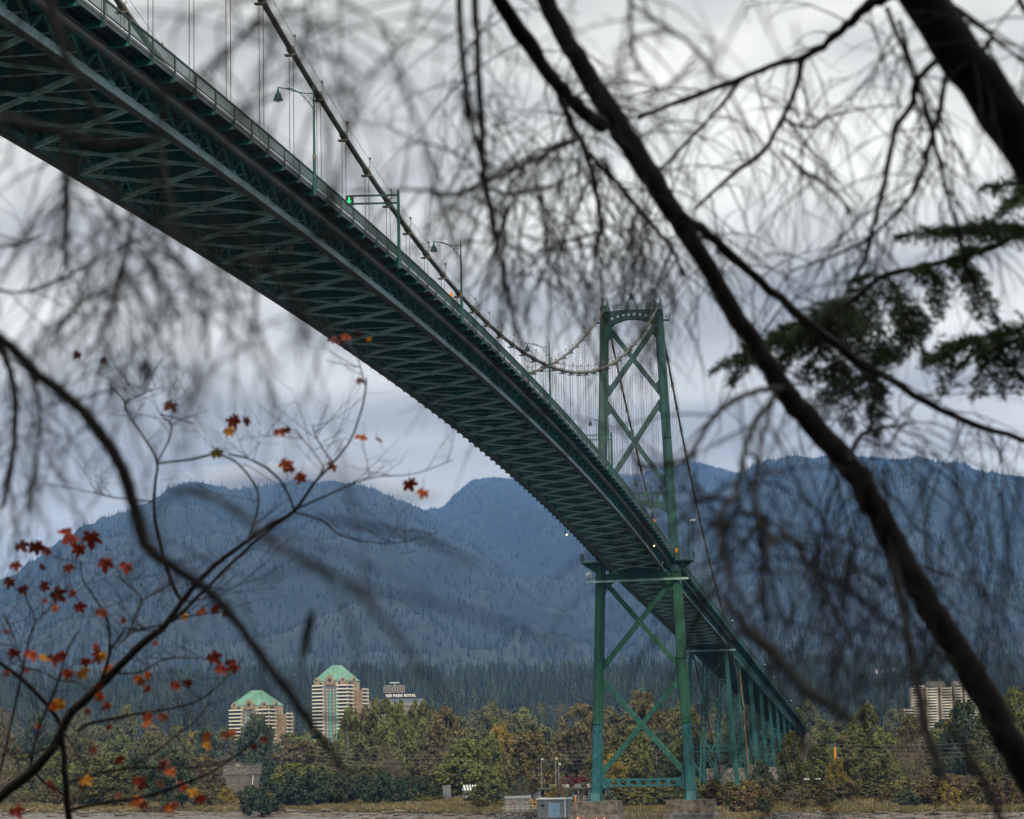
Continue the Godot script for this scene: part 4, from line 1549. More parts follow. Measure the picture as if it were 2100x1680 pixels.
	for q in [[260, 1000, 1540, [[-0.6, 1.2]], "bare utility pole rising from the scrub at far left"], [1029, 905, 1536, [[-0.7, 1.3], [-2.4, 1.1]], "utility pole with crossarms behind the low plant building"], [787, 905, 1540, [[-0.7, 1.1]], "utility pole in front of the olive trees below the sign building"], [1378, 900, 1516, [[-0.8, 1.2]], "utility pole between the tower legs"], [1645, 700, 1520, [[-0.7, 1.5], [-5.2, 1.7]], "utility pole with white insulators right of the trestle"], [1697, 725, 1532, [], "pole with a yellow banner right of the trestle"]]:
		var b := spot(q[0], q[1])
		var h := at(q[0], q[2], q[1]).y - b.y
		var arms := []
		for a in q[3]:
			arms.append([h + a[0], a[1]])
		var po := pole(q[4], b, h, arms)
		ends.append(b + Vector3(0, h, 0))
		if q[0] == 1697:
			solid(po, "banner", M.leaf_yellow, Vector3(-0.5, h - 1.8, 0), Vector3(0.6, 3.4, 0.06))
		if q[0] == 1645:
			for s in [-1.0, 1.0]:
				solid(po, "lamp_head", M.white_paint, Vector3(1.5 * s, h - 10.2, 0.1), Vector3(1.5, 0.35, 0.5))
	for q in [[1096, 760, 1558], [1125, 720, 1557], [1131, 690, 1568], [1208, 745, 1598]]:
		var b := spot(q[0], q[1])
		var h := at(q[0], q[2], q[1]).y - b.y
		var lp := pole(["thin lamp post left of the paired posts by the plant", "taller of the paired lamp posts left of the red shrubs", "lower of the paired lamp posts, with a round head", "short mast beside the left tower leg"][[1096, 1125, 1131, 1208].find(q[0])], b, h, [], "lamp_post", "lamp post", M.shed_grey)
		var hg := Geo.new()
		hg.lathe(Vector3(0.3, h - 0.1, 0), [[0.3, 0.0], [0.34, 0.25], [0.1, 0.45]], 8)
		part("lamp_head", hg, M.white_paint, lp)
	# wires strung along the road behind the trees' feet
	for k in 4:
		var g := Geo.new()
		var pts := PackedVector3Array()
		var rr := PackedFloat32Array()
		var nodes := [at(640, 1540 + k * 8, 905), at(1029, 1541 + k * 8, 905), at(1378, 1524 + k * 9, 900), at(1645, 1524 + k * 9, 700), at(2150, 1512 + k * 9, 690)]
		for m in nodes.size() - 1:
			for j in 8:
				var t := j / 8.0
				pts.append(nodes[m].lerp(nodes[m + 1], t) - Vector3(0, 5.2 * t * (1.0 - t), 0))
				rr.append(0.05)
		g.tube(pts, rr, 4)
		var w := part("power_line", g, M.rope_grey)
		tag(w, ["topmost wire strung between the poles behind the tower", "second wire down between the poles behind the tower", "third wire down between the poles behind the tower", "lowest wire between the poles behind the tower"][k], "wire", "wires between the utility poles")
	# chain-link fence before the piers
	var fo := thing("wire_fence", "grey wire fence with thin posts in front of the two piers", "fence", Vector3(0, 0, 0))
	railing(fo, [Vector3(-19, 2.2, 9.0), Vector3(19, 2.0, 9.0)], 2.0, 3.0, M.shed_grey)
	var mesh_g := Geo.new()
	for k in 190:
		mesh_g.beam(Vector3(-19 + k * 0.2, 2.2, 9.0), Vector3(-18.4 + k * 0.2, 4.1, 9.0), 0.012, 0.012)
	part("wire_mesh", mesh_g, M.shed_grey, fo)
	var gp := thing("marker_post", "slim green post standing before the left pier", "post", Vector3(-14.6, 1.0, 8.0))
	solid(gp, "shaft", M.lamp_green, Vector3(0, 4.2, 0), Vector3(0.16, 8.4, 0.16))
	var yv := thing("valve_post", "yellow and blue valve stand beside the left tower foot", "valve", Vector3(-14.2, 6.6, -2.0))
	solid(yv, "stem", M.leaf_yellow, Vector3(0, 0.5, 0), Vector3(0.25, 1.0, 0.25))
	solid(yv, "wheel", M.door_blue, Vector3(0, 1.15, 0), Vector3(0.6, 0.25, 0.3))
	# driftwood
	var r := RandomNumberGenerator.new()
	r.seed = 12
	var protos := []
	for k in 5:
		var pts := PackedVector3Array()
		var rr := PackedFloat32Array()
		for j in 6:
			pts.append(Vector3(-0.5 + j * 0.2, r.randf_range(-0.012, 0.012), r.randf_range(-0.02, 0.02)))
			rr.append(lerpf(0.042, 0.02, j / 5.0) * r.randf_range(0.85, 1.15))
		var g := Geo.new()
		g.tube(pts, rr, 7)
		protos.append(g.mesh(M.drift_a))
	for k in 210:
		var u := r.randf_range(-20, 1010) if k % 3 < 2 else r.randf_range(1620, 2110)
		var q := spot(u, along(SHORE, u) + r.randf_range(1.0, 19.0))
		var o2 := MeshInstance3D.new()
		o2.mesh = protos[k % 5]
		o2.name = numbered("driftwood_log")
		o2.material_override = [M.drift_a, M.drift_b, M.drift_c][r.randi() % 3]
		var l := r.randf_range(2.0, 7.0)
		var tilt := r.randf_range(-0.05, 0.05) if k % 23 else r.randf_range(0.1, 0.3)
		o2.transform = Transform3D(Basis(Vector3.UP, facing(q) + r.randf_range(-0.5, 0.5)) * Basis(Vector3.BACK, tilt) * Basis.from_scale(Vector3(l, minf(l, 6.0) * 1.6, minf(l, 6.0) * 1.6)), q + Vector3(0, 0.12 + absf(tilt) * l * 0.4, 0))
		add_child(o2, true)
		var tone: String = ["brown-grey", "dark grey", "pale"][[M.drift_a, M.drift_b, M.drift_c].find(o2.material_override)]
		var size := "short" if l < 3.6 else ("mid-length" if l < 5.4 else "long")
		var place := along_view(u)
		tag(o2, "%s %s driftwood log %s" % [size, tone, place], "driftwood", "driftwood logs along the beach")
	# broken stone along the bank
	var st := Geo.new()
	for f in 6:
		var a := TAU * f / 6.0
		var b := TAU * (f + 1) / 6.0
		st.tri(Vector3(0, 0.42, 0.05), Vector3(cos(b) * 0.45, 0.1, sin(b) * 0.6), Vector3(cos(a) * 0.55, 0.05, sin(a) * 0.5))
		st.tri(Vector3(cos(a) * 0.55, 0.05, sin(a) * 0.5), Vector3(cos(b) * 0.45, 0.1, sin(b) * 0.6), Vector3(0, -0.4, 0))
	var where := []
	for k in 3400:
		var u := r.randf_range(1480, 1690) if k % 3 == 0 else (r.randf_range(1000, 1190) if k % 3 == 1 else r.randf_range(-20, 2120))
		var q := spot(u, along(SHORE, u) + (r.randf_range(-3.0, 18.0) if k % 3 < 2 else r.randf_range(2.0, 12.0)))
		var s := r.randf_range(0.3, 1.0) + 1.3 * pow(r.randf(), 6.0) if k % 3 < 2 else r.randf_range(0.15, 0.6)
		where.append(Transform3D(Basis.from_euler(Vector3(r.randf() * 0.6, r.randf() * TAU, r.randf() * 0.6)).scaled(Vector3(s, s * 0.8, s)), q + Vector3(0, 0.1, 0)))
	mass("bank_stones", st.mesh(M.stone), where, PackedColorArray())

# ---------------------------------------------------------------- buildings beyond the trees
func park_tower(label: String, u: float, d: float, eave_v: float, top_v: float, scale_w: float) -> void:
	var p := spot(u, d)
	var eave := at(u, eave_v, d).y - p.y
	var peak := at(u, top_v, d).y - p.y
	var o := thing("apartment_tower", label, "apartment building", p, facing(p) - 0.42, "apartment towers with green roofs")
	var w := 27.0 * scale_w
	var dp := 24.0 * scale_w
	solid(o, "core", M.cream_wall, Vector3(0, eave * 0.5, 0), Vector3(w, eave, dp))
	solid(o, "rear_wing", M.tan_wall, Vector3(w * 0.42, (eave - 7.0) * 0.5, -dp * 0.35), Vector3(w * 0.62, eave - 7.0, dp * 0.62))
	var g := Geo.new()
	var e := 0.6
	var a := [Vector3(-w / 2 - e, eave, -dp / 2 - e), Vector3(w / 2 + e, eave, -dp / 2 - e), Vector3(w / 2 + e, eave, dp / 2 + e), Vector3(-w / 2 - e, eave, dp / 2 + e)]
	var b := [Vector3(-w * 0.11, peak, -dp * 0.11), Vector3(w * 0.11, peak, -dp * 0.11), Vector3(w * 0.11, peak, dp * 0.11), Vector3(-w * 0.11, peak, dp * 0.11)]
	g.hexa(a, b)
	var roof := part("roof", g, M.roof_mint, o)
	# standing seams
	for k in 11:
		var t := -1.0 + (k + 0.5) / 5.5
		var s := Geo.new()
		s.beam(Vector3(t * w * 0.5, eave + 0.15, dp / 2 + e), Vector3(t * w * 0.11, peak + 0.1, dp * 0.11), 0.14, 0.14)
		part("roof_seam", s, M.roof_mint, roof)
	# gables that break the eaves
	for q in [[0.0, dp / 2 + 0.8, 4.2, 0.0], [-w * 0.40, dp / 2 + 0.5, 2.2, 0.0], [w * 0.40, dp / 2 + 0.5, 2.2, 0.0], [w / 2 + 0.5, dp * 0.05, 3.0, PI / 2]]:
		var gb := Geo.new()
		var half: float = q[2]
		gb.prism(PackedVector2Array([Vector2(-half, eave - 3.0), Vector2(half, eave - 3.0), Vector2(half, eave + 0.8), Vector2(0, eave + 0.8 + half), Vector2(-half, eave + 0.8)]), 0.0, 1.6, Transform3D(Basis(Vector3.UP, q[3]), Vector3(q[0], 0, q[1])))
		var gm := part("gable", gb, M.tan_wall, o)
		var dw := Geo.new()
		dw.prism(PackedVector2Array([Vector2(-half * 0.4, eave + 0.6), Vector2(0, eave + 0.6 - half * 0.45), Vector2(half * 0.4, eave + 0.6), Vector2(0, eave + 0.6 + half * 0.45)]), 0.0, 1.72, Transform3D(Basis(Vector3.UP, q[3]), Vector3(q[0], 0, q[1])))
		part("gable_window", dw, M.glass_dark, gm)
	var floors := mini(17, int(eave / 2.76) - 2)
	for f in floors:
		var y := eave - 3.4 - f * 2.76
		for s in [-1.0, 1.0]:
			# wrap-round balconies at both corners
			solid(o, "balcony", M.cream_trim, Vector3(s * w * 0.37, y, dp * 0.5 + 0.55), Vector3(w * 0.34, 0.95, 1.9))
			solid(o, "window", M.glass_dark, Vector3(s * w * 0.37, y + 1.35, dp * 0.5 + 0.04), Vector3(w * 0.25, 1.7, 0.14))
		solid(o, "balcony", M.cream_trim, Vector3(w * 0.5 + 0.6, y, dp * 0.28), Vector3(1.9, 0.95, dp * 0.44))
		solid(o, "window", M.glass_dark, Vector3(w * 0.5 + 0.04, y + 1.35, dp * 0.25), Vector3(0.14, 1.7, dp * 0.3))
		solid(o, "balcony", M.cream_trim, Vector3(w * 0.73 + 0.5, y - 3.0, -dp * 0.32), Vector3(1.8, 0.95, dp * 0.36))
		solid(o, "window", M.glass_dark, Vector3(w * 0.73 + 0.06, y - 1.7, -dp * 0.3), Vector3(0.14, 1.6, dp * 0.2))
		if f > 0:
			for k in 4:
				solid(o, "window", M.glass_pale, Vector3(-w * 0.15 + k * w * 0.1, y + 1.0, dp * 0.5 + 0.05), Vector3(w * 0.075, 2.1, 0.16))
	for s in [-1.0, 1.0]:
		solid(o, "glass_bay", M.glass_green, Vector3(s * w * 0.095 + w * 0.1, (eave - 8.0) * 0.5, dp * 0.5 + 0.25), Vector3(1.7, eave - 8.0, 0.9))

func build_city() -> void:
	park_tower("taller apartment tower with a pale green hipped roof and cream balconies", 682, 2000, 1399, 1366, 1.02)
	park_tower("shorter apartment tower with a pale green hipped roof, left of the taller one", 519, 2000, 1449, 1418, 1.16)
	# the office block that carries a roof sign
	var p := spot(815, 2060)
	var y0 := at(815, 1432, 2060).y - p.y
	var s := 2060.0 / F_PX
	var o := thing("office_block", "dark office block with white 100 PARK ROYAL roof lettering behind olive trees", "office building", p, facing(p))
	solid(o, "wall", M.concrete_pale, Vector3(0, (y0 - 6) * 0.5, -8), Vector3(90 * s, y0 - 6, 20))
	solid(o, "window_band", M.glass_pale, Vector3(0, y0 - 2.2, -8), Vector3(91 * s, 4.0, 20.4))
	solid(o, "parapet", M.sign_dark, Vector3(0, y0 + 1.5, -8), Vector3(96 * s, 4.4, 21))
	solid(o, "sill_band", M.cabin_pale, Vector3(2, y0 - 5.2, -8), Vector3(88 * s, 2.6, 21.4))
	for k in 14:
		solid(o, "mullion", M.concrete_pale, Vector3((-44.0 + k * 6.6) * s, y0 - 2.2, 2.3), Vector3(0.3, 4.0, 0.2))
	solid(o, "penthouse", M.concrete_pale, Vector3(-16 * s, y0 + 7.0, -9), Vector3(44 * s, 6.0, 14))
	for k in 9:
		solid(o, "penthouse_rib", M.glass_dark, Vector3((-36.0 + k * 5.0) * s, y0 + 7.0, -1.95), Vector3(0.35, 5.0, 0.12))
	solid(o, "mast", M.white_paint, Vector3(-15 * s, y0 + 11.0, -9), Vector3(0.3, 2.4, 0.3))
	solid(o, "mast_arm", M.white_paint, Vector3(-15 * s, y0 + 12.2, -9), Vector3(20 * s, 0.6, 0.8))
	var sl := Geo.new()
	sl.hexa([Vector3(-78 * s, 0, -14), Vector3(-46 * s, 0, -14), Vector3(-46 * s, 0, 0), Vector3(-78 * s, 0, 0)], [Vector3(-78 * s, y0 - 4, -14), Vector3(-46 * s, y0 - 0.5, -14), Vector3(-46 * s, y0 - 0.5, 0), Vector3(-78 * s, y0 - 4, 0)])
	part("side_wing", sl, M.shed_grey, o)
	var font := SystemFont.new()
	font.font_names = PackedStringArray(["Droid Sans"])
	font.font_weight = 800
	var tm := TextMesh.new()
	tm.text = "100 PARK ROYAL"
	tm.font = font
	tm.font_size = 96
	tm.pixel_size = 0.034
	tm.depth = 0.3
	tm.material = M.sign_white
	var lt := inst("sign_lettering", tm, o)
	var box := tm.get_aabb()
	var k2 := 62.0 * s / maxf(box.size.x, 0.01)
	lt.scale = Vector3(k2, k2, 1.0)
	lt.position = Vector3(-3 * s, y0 + 1.6, 2.75)
	# block of flats with two penthouses
	p = spot(1922, 2075)
	s = 2075.0 / F_PX
	var top := at(1922, 1412, 2075).y - p.y
	o = thing("flats_block", "long pale block of flats with two rooftop boxes above the right-hand trees", "apartment building", p, facing(p) + 0.1)
	solid(o, "wall", M.cream_wall, Vector3(0, top * 0.5, -6), Vector3(136 * s, top, 14))
	for q in [[-18.0, 36.0], [31.0, 34.0]]:
		solid(o, "penthouse", M.concrete_pale, Vector3(q[0] * s, top + 2.2, -6), Vector3(q[1] * s, 4.6, 9))
	for q in [-28.0, -10.0, -4.0, 30.0, 44.0]:
		solid(o, "antenna", M.white_paint, Vector3(q * s, top + 5.6, -5), Vector3(0.25, 2.6, 0.25))
	solid(o, "water_tank", M.white_paint, Vector3(-50 * s, top + 1.0, -5), Vector3(20 * s, 1.8, 6))
	for f in 22:
		var y := top - 1.0 - f * 2.15
		for q in [[-56.0, 22.0], [-27.0, 22.0], [2.0, 22.0], [26.0, 14.0], [52.0, 26.0]]:
			solid(o, "balcony", M.cream_trim, Vector3(q[0] * s, y, 1.4), Vector3(q[1] * s, 1.0, 1.6))
			solid(o, "window", M.glass_dark, Vector3(q[0] * s, y + 1.05, 1.03), Vector3(q[1] * s * 0.7, 1.0, 0.12))
	for q in [-41.0, -12.5, 15.0, 36.0]:
		solid(o, "brick_pier", M.brick_brown, Vector3(q * s, top * 0.5, 1.5), Vector3(1.1, top - 0.6, 1.2))
	p = spot(1848, 2060)
	var t2 := at(1848, 1455, 2060).y - p.y
	o = thing("flats_block", "lower pale wing left of the long block of flats", "apartment building", p, facing(p))
	solid(o, "wall", M.cream_wall, Vector3(0, t2 * 0.5, 0), Vector3(9, t2, 10))
	for f in 5:
		solid(o, "balcony", M.cream_trim, Vector3(0, t2 - 1.2 - f * 2.4, 5.5), Vector3(9.4, 0.9, 1.2))
		solid(o, "window", M.glass_dark, Vector3(0, t2 - 0.2 - f * 2.4, 5.04), Vector3(7.6, 1.1, 0.1))
	p = spot(2, 2150)
	o = thing("far_house", "white house with a red roof among the trees at the left edge", "house", p, facing(p))
	house(o, 13.0, at(2, 1490, 2150).y - p.y, 9.0, M.white_paint, M.roof_red)
	# houses high on the slope
	var hs := [[1800, 1378, 12], [1812, 1380, 9], [1824, 1376, 16], [1836, 1375, 18], [1845, 1381, 12], [1852, 1385, 13], [1838, 1386, 9], [1735, 1380, 8]]
	var hl := ["leftmost pale house of the cluster high on the forest slope", "second house from the left in the slope cluster", "wide white house left of the middle of the slope cluster", "widest house of the slope cluster", "house right of the widest one in the slope cluster", "rightmost house of the slope cluster", "lowest small house of the slope cluster", "lone pale house on the forest slope left of the cluster"]
	for k in hs.size():
		var q: Array = hs[k]
		var b := at(q[0], q[1] + 3, 2860)
		o = thing("hill_house", hl[k], "house", b, facing(b), "houses on the forest slope")
		house(o, q[2] * 0.55, 3.0, 6.0, M.white_paint if k % 2 == 0 else M.cream_wall, M.shed_grey if k % 3 else M.roof_red)
		solid(o, "foundation", M.concrete, Vector3(0, -6, 0), Vector3(q[2] * 0.5, 12, 6))
	var lb := at(1706, 946, 11180)
	o = thing("summit_lodge", "long dark lodge on the crest of the right mountain", "lodge", lb, facing(lb))
	house(o, 98.0, 14.0, 30.0, M.brick_brown, M.sign_dark)

func house(o: Node3D, w: float, h: float, d: float, wall: Material, roof: Material) -> void:
	solid(o, "wall", wall, Vector3(0, h * 0.5, 0), Vector3(w, h, d))
	var g := Geo.new()
	g.hexa([Vector3(-w * 0.54, h, -d * 0.56), Vector3(w * 0.54, h, -d * 0.56), Vector3(w * 0.54, h, d * 0.56), Vector3(-w * 0.54, h, d * 0.56)], [Vector3(-w * 0.45, h + d * 0.3, -0.1), Vector3(w * 0.45, h + d * 0.3, -0.1), Vector3(w * 0.45, h + d * 0.3, 0.1), Vector3(-w * 0.45, h + d * 0.3, 0.1)])
	part("roof", g, roof, o)
	for k in 3:
		solid(o, "window", M.glass_dark, Vector3((k - 1) * w * 0.3, h * 0.55, d * 0.5 + 0.03), Vector3(w * 0.16, h * 0.4, 0.08))

# ---------------------------------------------------------------- trees of the far shore
# a crown of height and width about 1, standing on y = 0: leaf sprays gathered in clumps on rising limbs
func crown_mesh(seed_no: int, clumps: int, sprays: int, size: float, tall: float, mat: Material, thin := false) -> ArrayMesh:
	var r := RandomNumberGenerator.new()
	r.seed = seed_no
	var g := Geo.new()
	g.colored = true
	for k in clumps:
		var f := (k + r.randf()) / clumps
		var girth := sin(PI * clampf(pow(f, 0.75) * 0.93 + 0.07, 0.0, 1.0))
		var a := r.randf() * TAU
		var out := sqrt(r.randf()) * 0.5 * (0.25 + 0.75 * girth)
		var c := Vector3(cos(a) * out, (0.12 + 0.86 * f) * tall, sin(a) * out)
		var rad := r.randf_range(0.07, 0.145) * (0.6 + 0.5 * girth)
		var tone := r.randf_range(0.72, 1.25)
		var warm := r.randf_range(-0.10, 0.12)
		for m in sprays:
			var d := Vector3(r.randfn(), r.randfn() * 0.85, r.randfn()).normalized()
			var p := c + d * rad * pow(r.randf(), 0.42)
			var n := (d + Vector3(r.randfn(), r.randfn(), r.randfn()) * 0.6 + Vector3(0, 0.25, 0)).normalized()
			var s := n.cross(Vector3(r.randfn(), r.randfn(), r.randfn())).normalized()
			var u := n.cross(s)
			var l := size * r.randf_range(0.5, 1.3)
			var lum := tone * r.randf_range(0.75, 1.25)
			g.tint = Color(lum * (1.0 + warm), lum, lum * (1.0 - warm))
			if thin:
				s = (s + Vector3(0, 1.2, 0)).normalized()
				u = n.cross(s).normalized()
				g.tri_n(p - s * l * 1.8, p + u * l * 0.16, p + s * l * 1.8, n)
			else:
				g.tri_n(p - s * l, p + u * l * 0.8, p + s * l, n)
				g.tri_n(p + s * l, p - u * l * 0.7, p - s * l, n)
	return g.mesh(mat)

func trunk_mesh(seed_no: int, tall: float, mat: Material) -> ArrayMesh:
	var r := RandomNumberGenerator.new()
	r.seed = seed_no
	var g := Geo.new()
	g.tube(PackedVector3Array([Vector3(0, -0.04, 0), Vector3(r.randf_range(-0.02, 0.02), 0.35 * tall, 0), Vector3(r.randf_range(-0.03, 0.03), 0.88 * tall, 0.02)]), PackedFloat32Array([0.018, 0.013, 0.004]), 6)
	for k in 7:
		var y := (0.2 + 0.08 * k) * tall
		var a := k * 2.4 + r.randf()
		var e := Vector3(cos(a) * r.randf_range(0.2, 0.4), y + r.randf_range(0.12, 0.25) * tall, sin(a) * 0.3)
		g.tube(PackedVector3Array([Vector3(0, y, 0), Vector3(0, y, 0).lerp(e, 0.55) - Vector3(0, 0.02, 0), e]), PackedFloat32Array([0.008, 0.006, 0.002]), 5)
	return g.mesh(mat)

var crowns := {}

func plant(called: String, kind: String, variant: int, leaf: Material, p: Vector3, w: float, h: float, label: String, category: String, group: String, turn: float) -> void:
	var o := thing(called, label, category, p, turn, group)
	var c: Array = crowns[kind][variant % crowns[kind].size()]
	var m := inst("crown", c[0], o, "", Transform3D(Basis.from_scale(Vector3(w, h, w)), Vector3.ZERO))
	m.material_override = leaf
	if c[1]:
		inst("trunk", c[1], o, "", Transform3D(Basis.from_scale(Vector3(h * 0.9, h, h * 0.9)), Vector3.ZERO))

func build_trees() -> void:
	var r := RandomNumberGenerator.new()
	r.seed = 31
	crowns["broad"] = []
	crowns["bush"] = []
	crowns["bare"] = []
	crowns["conifer"] = []
	for k in 6:
		crowns["broad"].append([crown_mesh(100 + k, 60, 80, 0.030, 1.0, M.leaf_olive), trunk_mesh(200 + k, 1.0, M.bark_grey)])
	for k in 4:
		crowns["bush"].append([crown_mesh(120 + k, 30, 80, 0.042, 0.92, M.leaf_olive), null])
		crowns["bare"].append([crown_mesh(140 + k, 40, 60, 0.03, 1.0, M.leaf_olive, true), trunk_mesh(240 + k, 0.9, M.bark_grey)])
	for k in 3:
		crowns["conifer"].append([conifer_mesh(16, 9, 160 + k, M.needle_dark, 0.5), trunk_mesh(260 + k, 0.5, M.bark_grey)])
	var olive := [M.leaf_olive, M.leaf_olive, M.leaf_moss, M.leaf_brown, M.leaf_olive, M.leaf_dark]
	var words := {M.leaf_olive: "olive", M.leaf_moss: "moss green", M.leaf_brown: "brown-tinged", M.leaf_dark: "dark green", M.leaf_gold: "golden", M.leaf_rust: "rust red", M.leaf_grey: "grey-brown"}
	# trees placed one by one: column, distance, top row, width in metres, kind, leaf, label
	var chosen := [
		[1288, 880, 1488, 15.0, "broad", M.leaf_moss, "tall yellow-green tree framed between the tower legs"],
		[1240, 800, 1548, 10.0, "broad", M.leaf_gold, "small golden tree close behind the left tower leg"],
		[1606, 720, 1502, 9.5, "broad", M.leaf_olive, "pointed olive tree standing before the low end of the trestle"],
		[1758, 900, 1447, 17.0, "broad", M.leaf_moss, "big mossy green tree right of the trestle, tallest of its row"],
		[1694, 700, 1556, 6.5, "broad", M.leaf_gold, "small golden-brown tree below the yellow banner"],
		[1850, 860, 1470, 14.0, "broad", M.leaf_brown, "brown-tinged tree below the left end of the long flats"],
		[1955, 800, 1440, 17.0, "broad", M.leaf_dark, "tall dark tree in front of the long flats"],
		[2065, 860, 1418, 20.0, "broad", M.leaf_moss, "mossy tree crowding the right edge of the view"],
		[520, 1250, 1478, 22.0, "broad", M.leaf_dark, "dark rounded tree in front of the shorter apartment tower"],
		[705, 1150, 1452, 15.0, "broad", M.leaf_moss, "green tree at the right foot of the taller apartment tower"],
		[775, 1100, 1436, 22.0, "broad", M.leaf_olive, "large olive tree just below the white roof lettering"],
		[742, 1180, 1452, 17.0, "broad", M.leaf_brown, "brown-tinged tree between the taller apartment tower and the sign building"],
		[806, 1000, 1441, 19.0, "broad", M.leaf_moss, "mossy tree hiding the walls under the white roof lettering"],
		[868, 1160, 1446, 18.0, "broad", M.leaf_dark, "dark tree at the right corner of the sign building"],
		[850, 1080, 1440, 20.0, "broad", M.leaf_olive, "olive tree right of the roof lettering, top near its sill"],
		[905, 1000, 1452, 20.0, "broad", M.leaf_brown, "brown-tinged tree right of the sign building"],
		[1015, 900, 1486, 14.0, "broad", M.leaf_gold, "golden tree behind the pole with two crossarms"],
		[1180, 980, 1446, 24.0, "broad", M.leaf_brown, "broad brown-tinged tree left of the tower leg"],
		[1300, 1050, 1420, 24.0, "broad", M.leaf_brown, "broad brown-tinged tree filling the gap between the tower legs"],
		[1390, 1040, 1438, 20.0, "broad", M.leaf_olive, "olive tree against the inside of the right tower leg"],
		[349, 1150, 1470, 7.0, "conifer", M.needle_green, "slim light green conifer among the trees at left"],
		[1178, 800, 1590, 10.0, "bush", M.leaf_rust, "deep red shrub over the plant roof, left of its neighbour"],
		[1150, 800, 1588, 8.0, "bush", M.leaf_rust, "bright red shrub at the left end of the plant roof"],
		[1203, 800, 1586, 8.5, "bush", M.leaf_rust, "red-brown shrub touching the left tower leg"],
		[1055, 700, 1592, 6.0, "bush", M.leaf_dark, "dark round shrub behind the pale cabin"],
		[985, 690, 1605, 15.0, "bush", M.leaf_dark, "wide dark shrub left of the pale cabin"],
		[1395, 720, 1590, 8.0, "broad", M.leaf_gold, "thin golden tree inside the right tower leg"],
		[1540, 620, 1560, 7.0, "broad", M.leaf_dark, "dark shrubby tree before the concrete anchorage"],
	]
	for k in chosen.size():
		var c: Array = chosen[k]
		var p := spot(c[0], c[1])
		plant("conifer_tree" if c[4] == "conifer" else ("shrub" if c[4] == "bush" else "broadleaf_tree"), c[4], k, c[5], p, c[3], at(c[0], c[2], c[1]).y - p.y, c[6], "shrub" if c[4] == "bush" else "tree", "", r.randf() * TAU)
	# belts of trees, farthest first
	var belts := [
		[1500.0, 2000.0, [[-100, 1462], [300, 1470], [560, 1492], [620, 1500], [760, 1470], [900, 1462], [1100, 1455], [1400, 1455], [1700, 1462], [1880, 1488], [2000, 1485], [2200, 1470]], 66, 22.0, "rear belt"],
		[1080.0, 1450.0, [[-100, 1492], [300, 1506], [450, 1520], [600, 1530], [700, 1512], [760, 1478], [900, 1480], [1050, 1478], [1220, 1470], [1450, 1470], [1650, 1478], [1850, 1500], [2000, 1480], [2200, 1462]], 52, 19.0, "middle belt"],
		[760.0, 1000.0, [[-100, 1530], [250, 1545], [450, 1560], [620, 1555], [800, 1545], [1000, 1530], [1200, 1520], [1480, 1530], [1700, 1530], [1900, 1510], [2200, 1492]], 50, 13.5, "front belt"],
	]
	for b in belts:
		for k in b[3]:
			var u := lerpf(-60, 2170, (k + r.randf()) / b[3])
			var d := r.randf_range(b[0], b[1])
			if d < 960.0 and u > 430 and u < 560:
				continue
			if d < 1000.0 and absf(u - 1530) < 75.0:
				continue
			var p := spot(u, d)
			var v := along(b[2], u) + r.randf_range(-26.0, 30.0)
			var h := maxf(6.0, at(u, v, d).y - p.y)
			var leaf: Material = olive[r.randi() % olive.size()]
			if r.randf() < 0.04:
				leaf = M.leaf_gold
			var kind := "broad"
			if r.randf() < 0.16 and b[0] > 1000.0:
				kind = "conifer"
				leaf = M.needle_green
			elif r.randf() < 0.14:
				kind = "bare"
				leaf = M.leaf_grey
			var name := {"broad": "broadleaf_tree", "conifer": "conifer_tree", "bare": "bare_tree"}
			var look := "dark conifer" if kind == "conifer" else ("leafless grey-brown tree" if kind == "bare" else "%s broadleaf tree" % words[leaf])
			plant(name[kind], kind, r.randi(), leaf, p, (b[4] * r.randf_range(0.9, 1.45)) * (0.55 if kind == "conifer" else 1.0), h, "%s of the %s, %s" % [look, b[5], along_view(u)], "tree", "%ss of the %s" % [look, b[5]], r.randf() * TAU)
	# evergreen thicket above the beach at left of centre
	for k in 24:
		var u := lerpf(500, 885, (k + r.randf()) / 24.0)
		var d := r.randf_range(735.0, 800.0)
		var p := spot(u, d)
		var v := along([[500, 1600], [560, 1578], [650, 1572], [760, 1578], [850, 1588], [890, 1612]], u) + r.randf_range(-5, 24)
		plant("shrub", "bush", r.randi(), M.leaf_fir if k % 3 else M.leaf_dark, p, r.randf_range(7.0, 12.0), at(u, v, d).y - p.y, "%s shrub of the evergreen thicket, %s" % [("tall " if v < 1584 else "low ") + ("fir-green" if k % 3 else "blackish green"), along_view(u)], "shrub", "evergreen thicket above the beach", r.randf() * TAU)
	# scrub along the bank
	for k in 88:
		var left := k < 34
		var u := r.randf_range(-30, 500) if left else r.randf_range(1440, 2140)
		if k % 9 == 8:
			u = r.randf_range(880, 1200)
		var d := along(SHORE, u) + r.randf_range(24.0, 85.0)
		if d < 575.0 and u > 1150 and u < 1500:
			d = 580.0
		var p := spot(u, d)
		var leaf: Material = [M.leaf_brown, M.leaf_olive, M.leaf_rustbrown, M.leaf_grey, M.leaf_brown, M.leaf_gold, M.leaf_dark][r.randi() % 7]
		var kind := "bare" if leaf == M.leaf_grey else "bush"
		var w := r.randf_range(5.0, 9.5)
		var look: String = {M.leaf_brown: "brown", M.leaf_olive: "olive", M.leaf_rustbrown: "russet", M.leaf_grey: "bare grey", M.leaf_gold: "yellowing", M.leaf_dark: "dark green"}[leaf]
		var hh := r.randf_range(2.8, 7.5)
		var place := along_view(u)
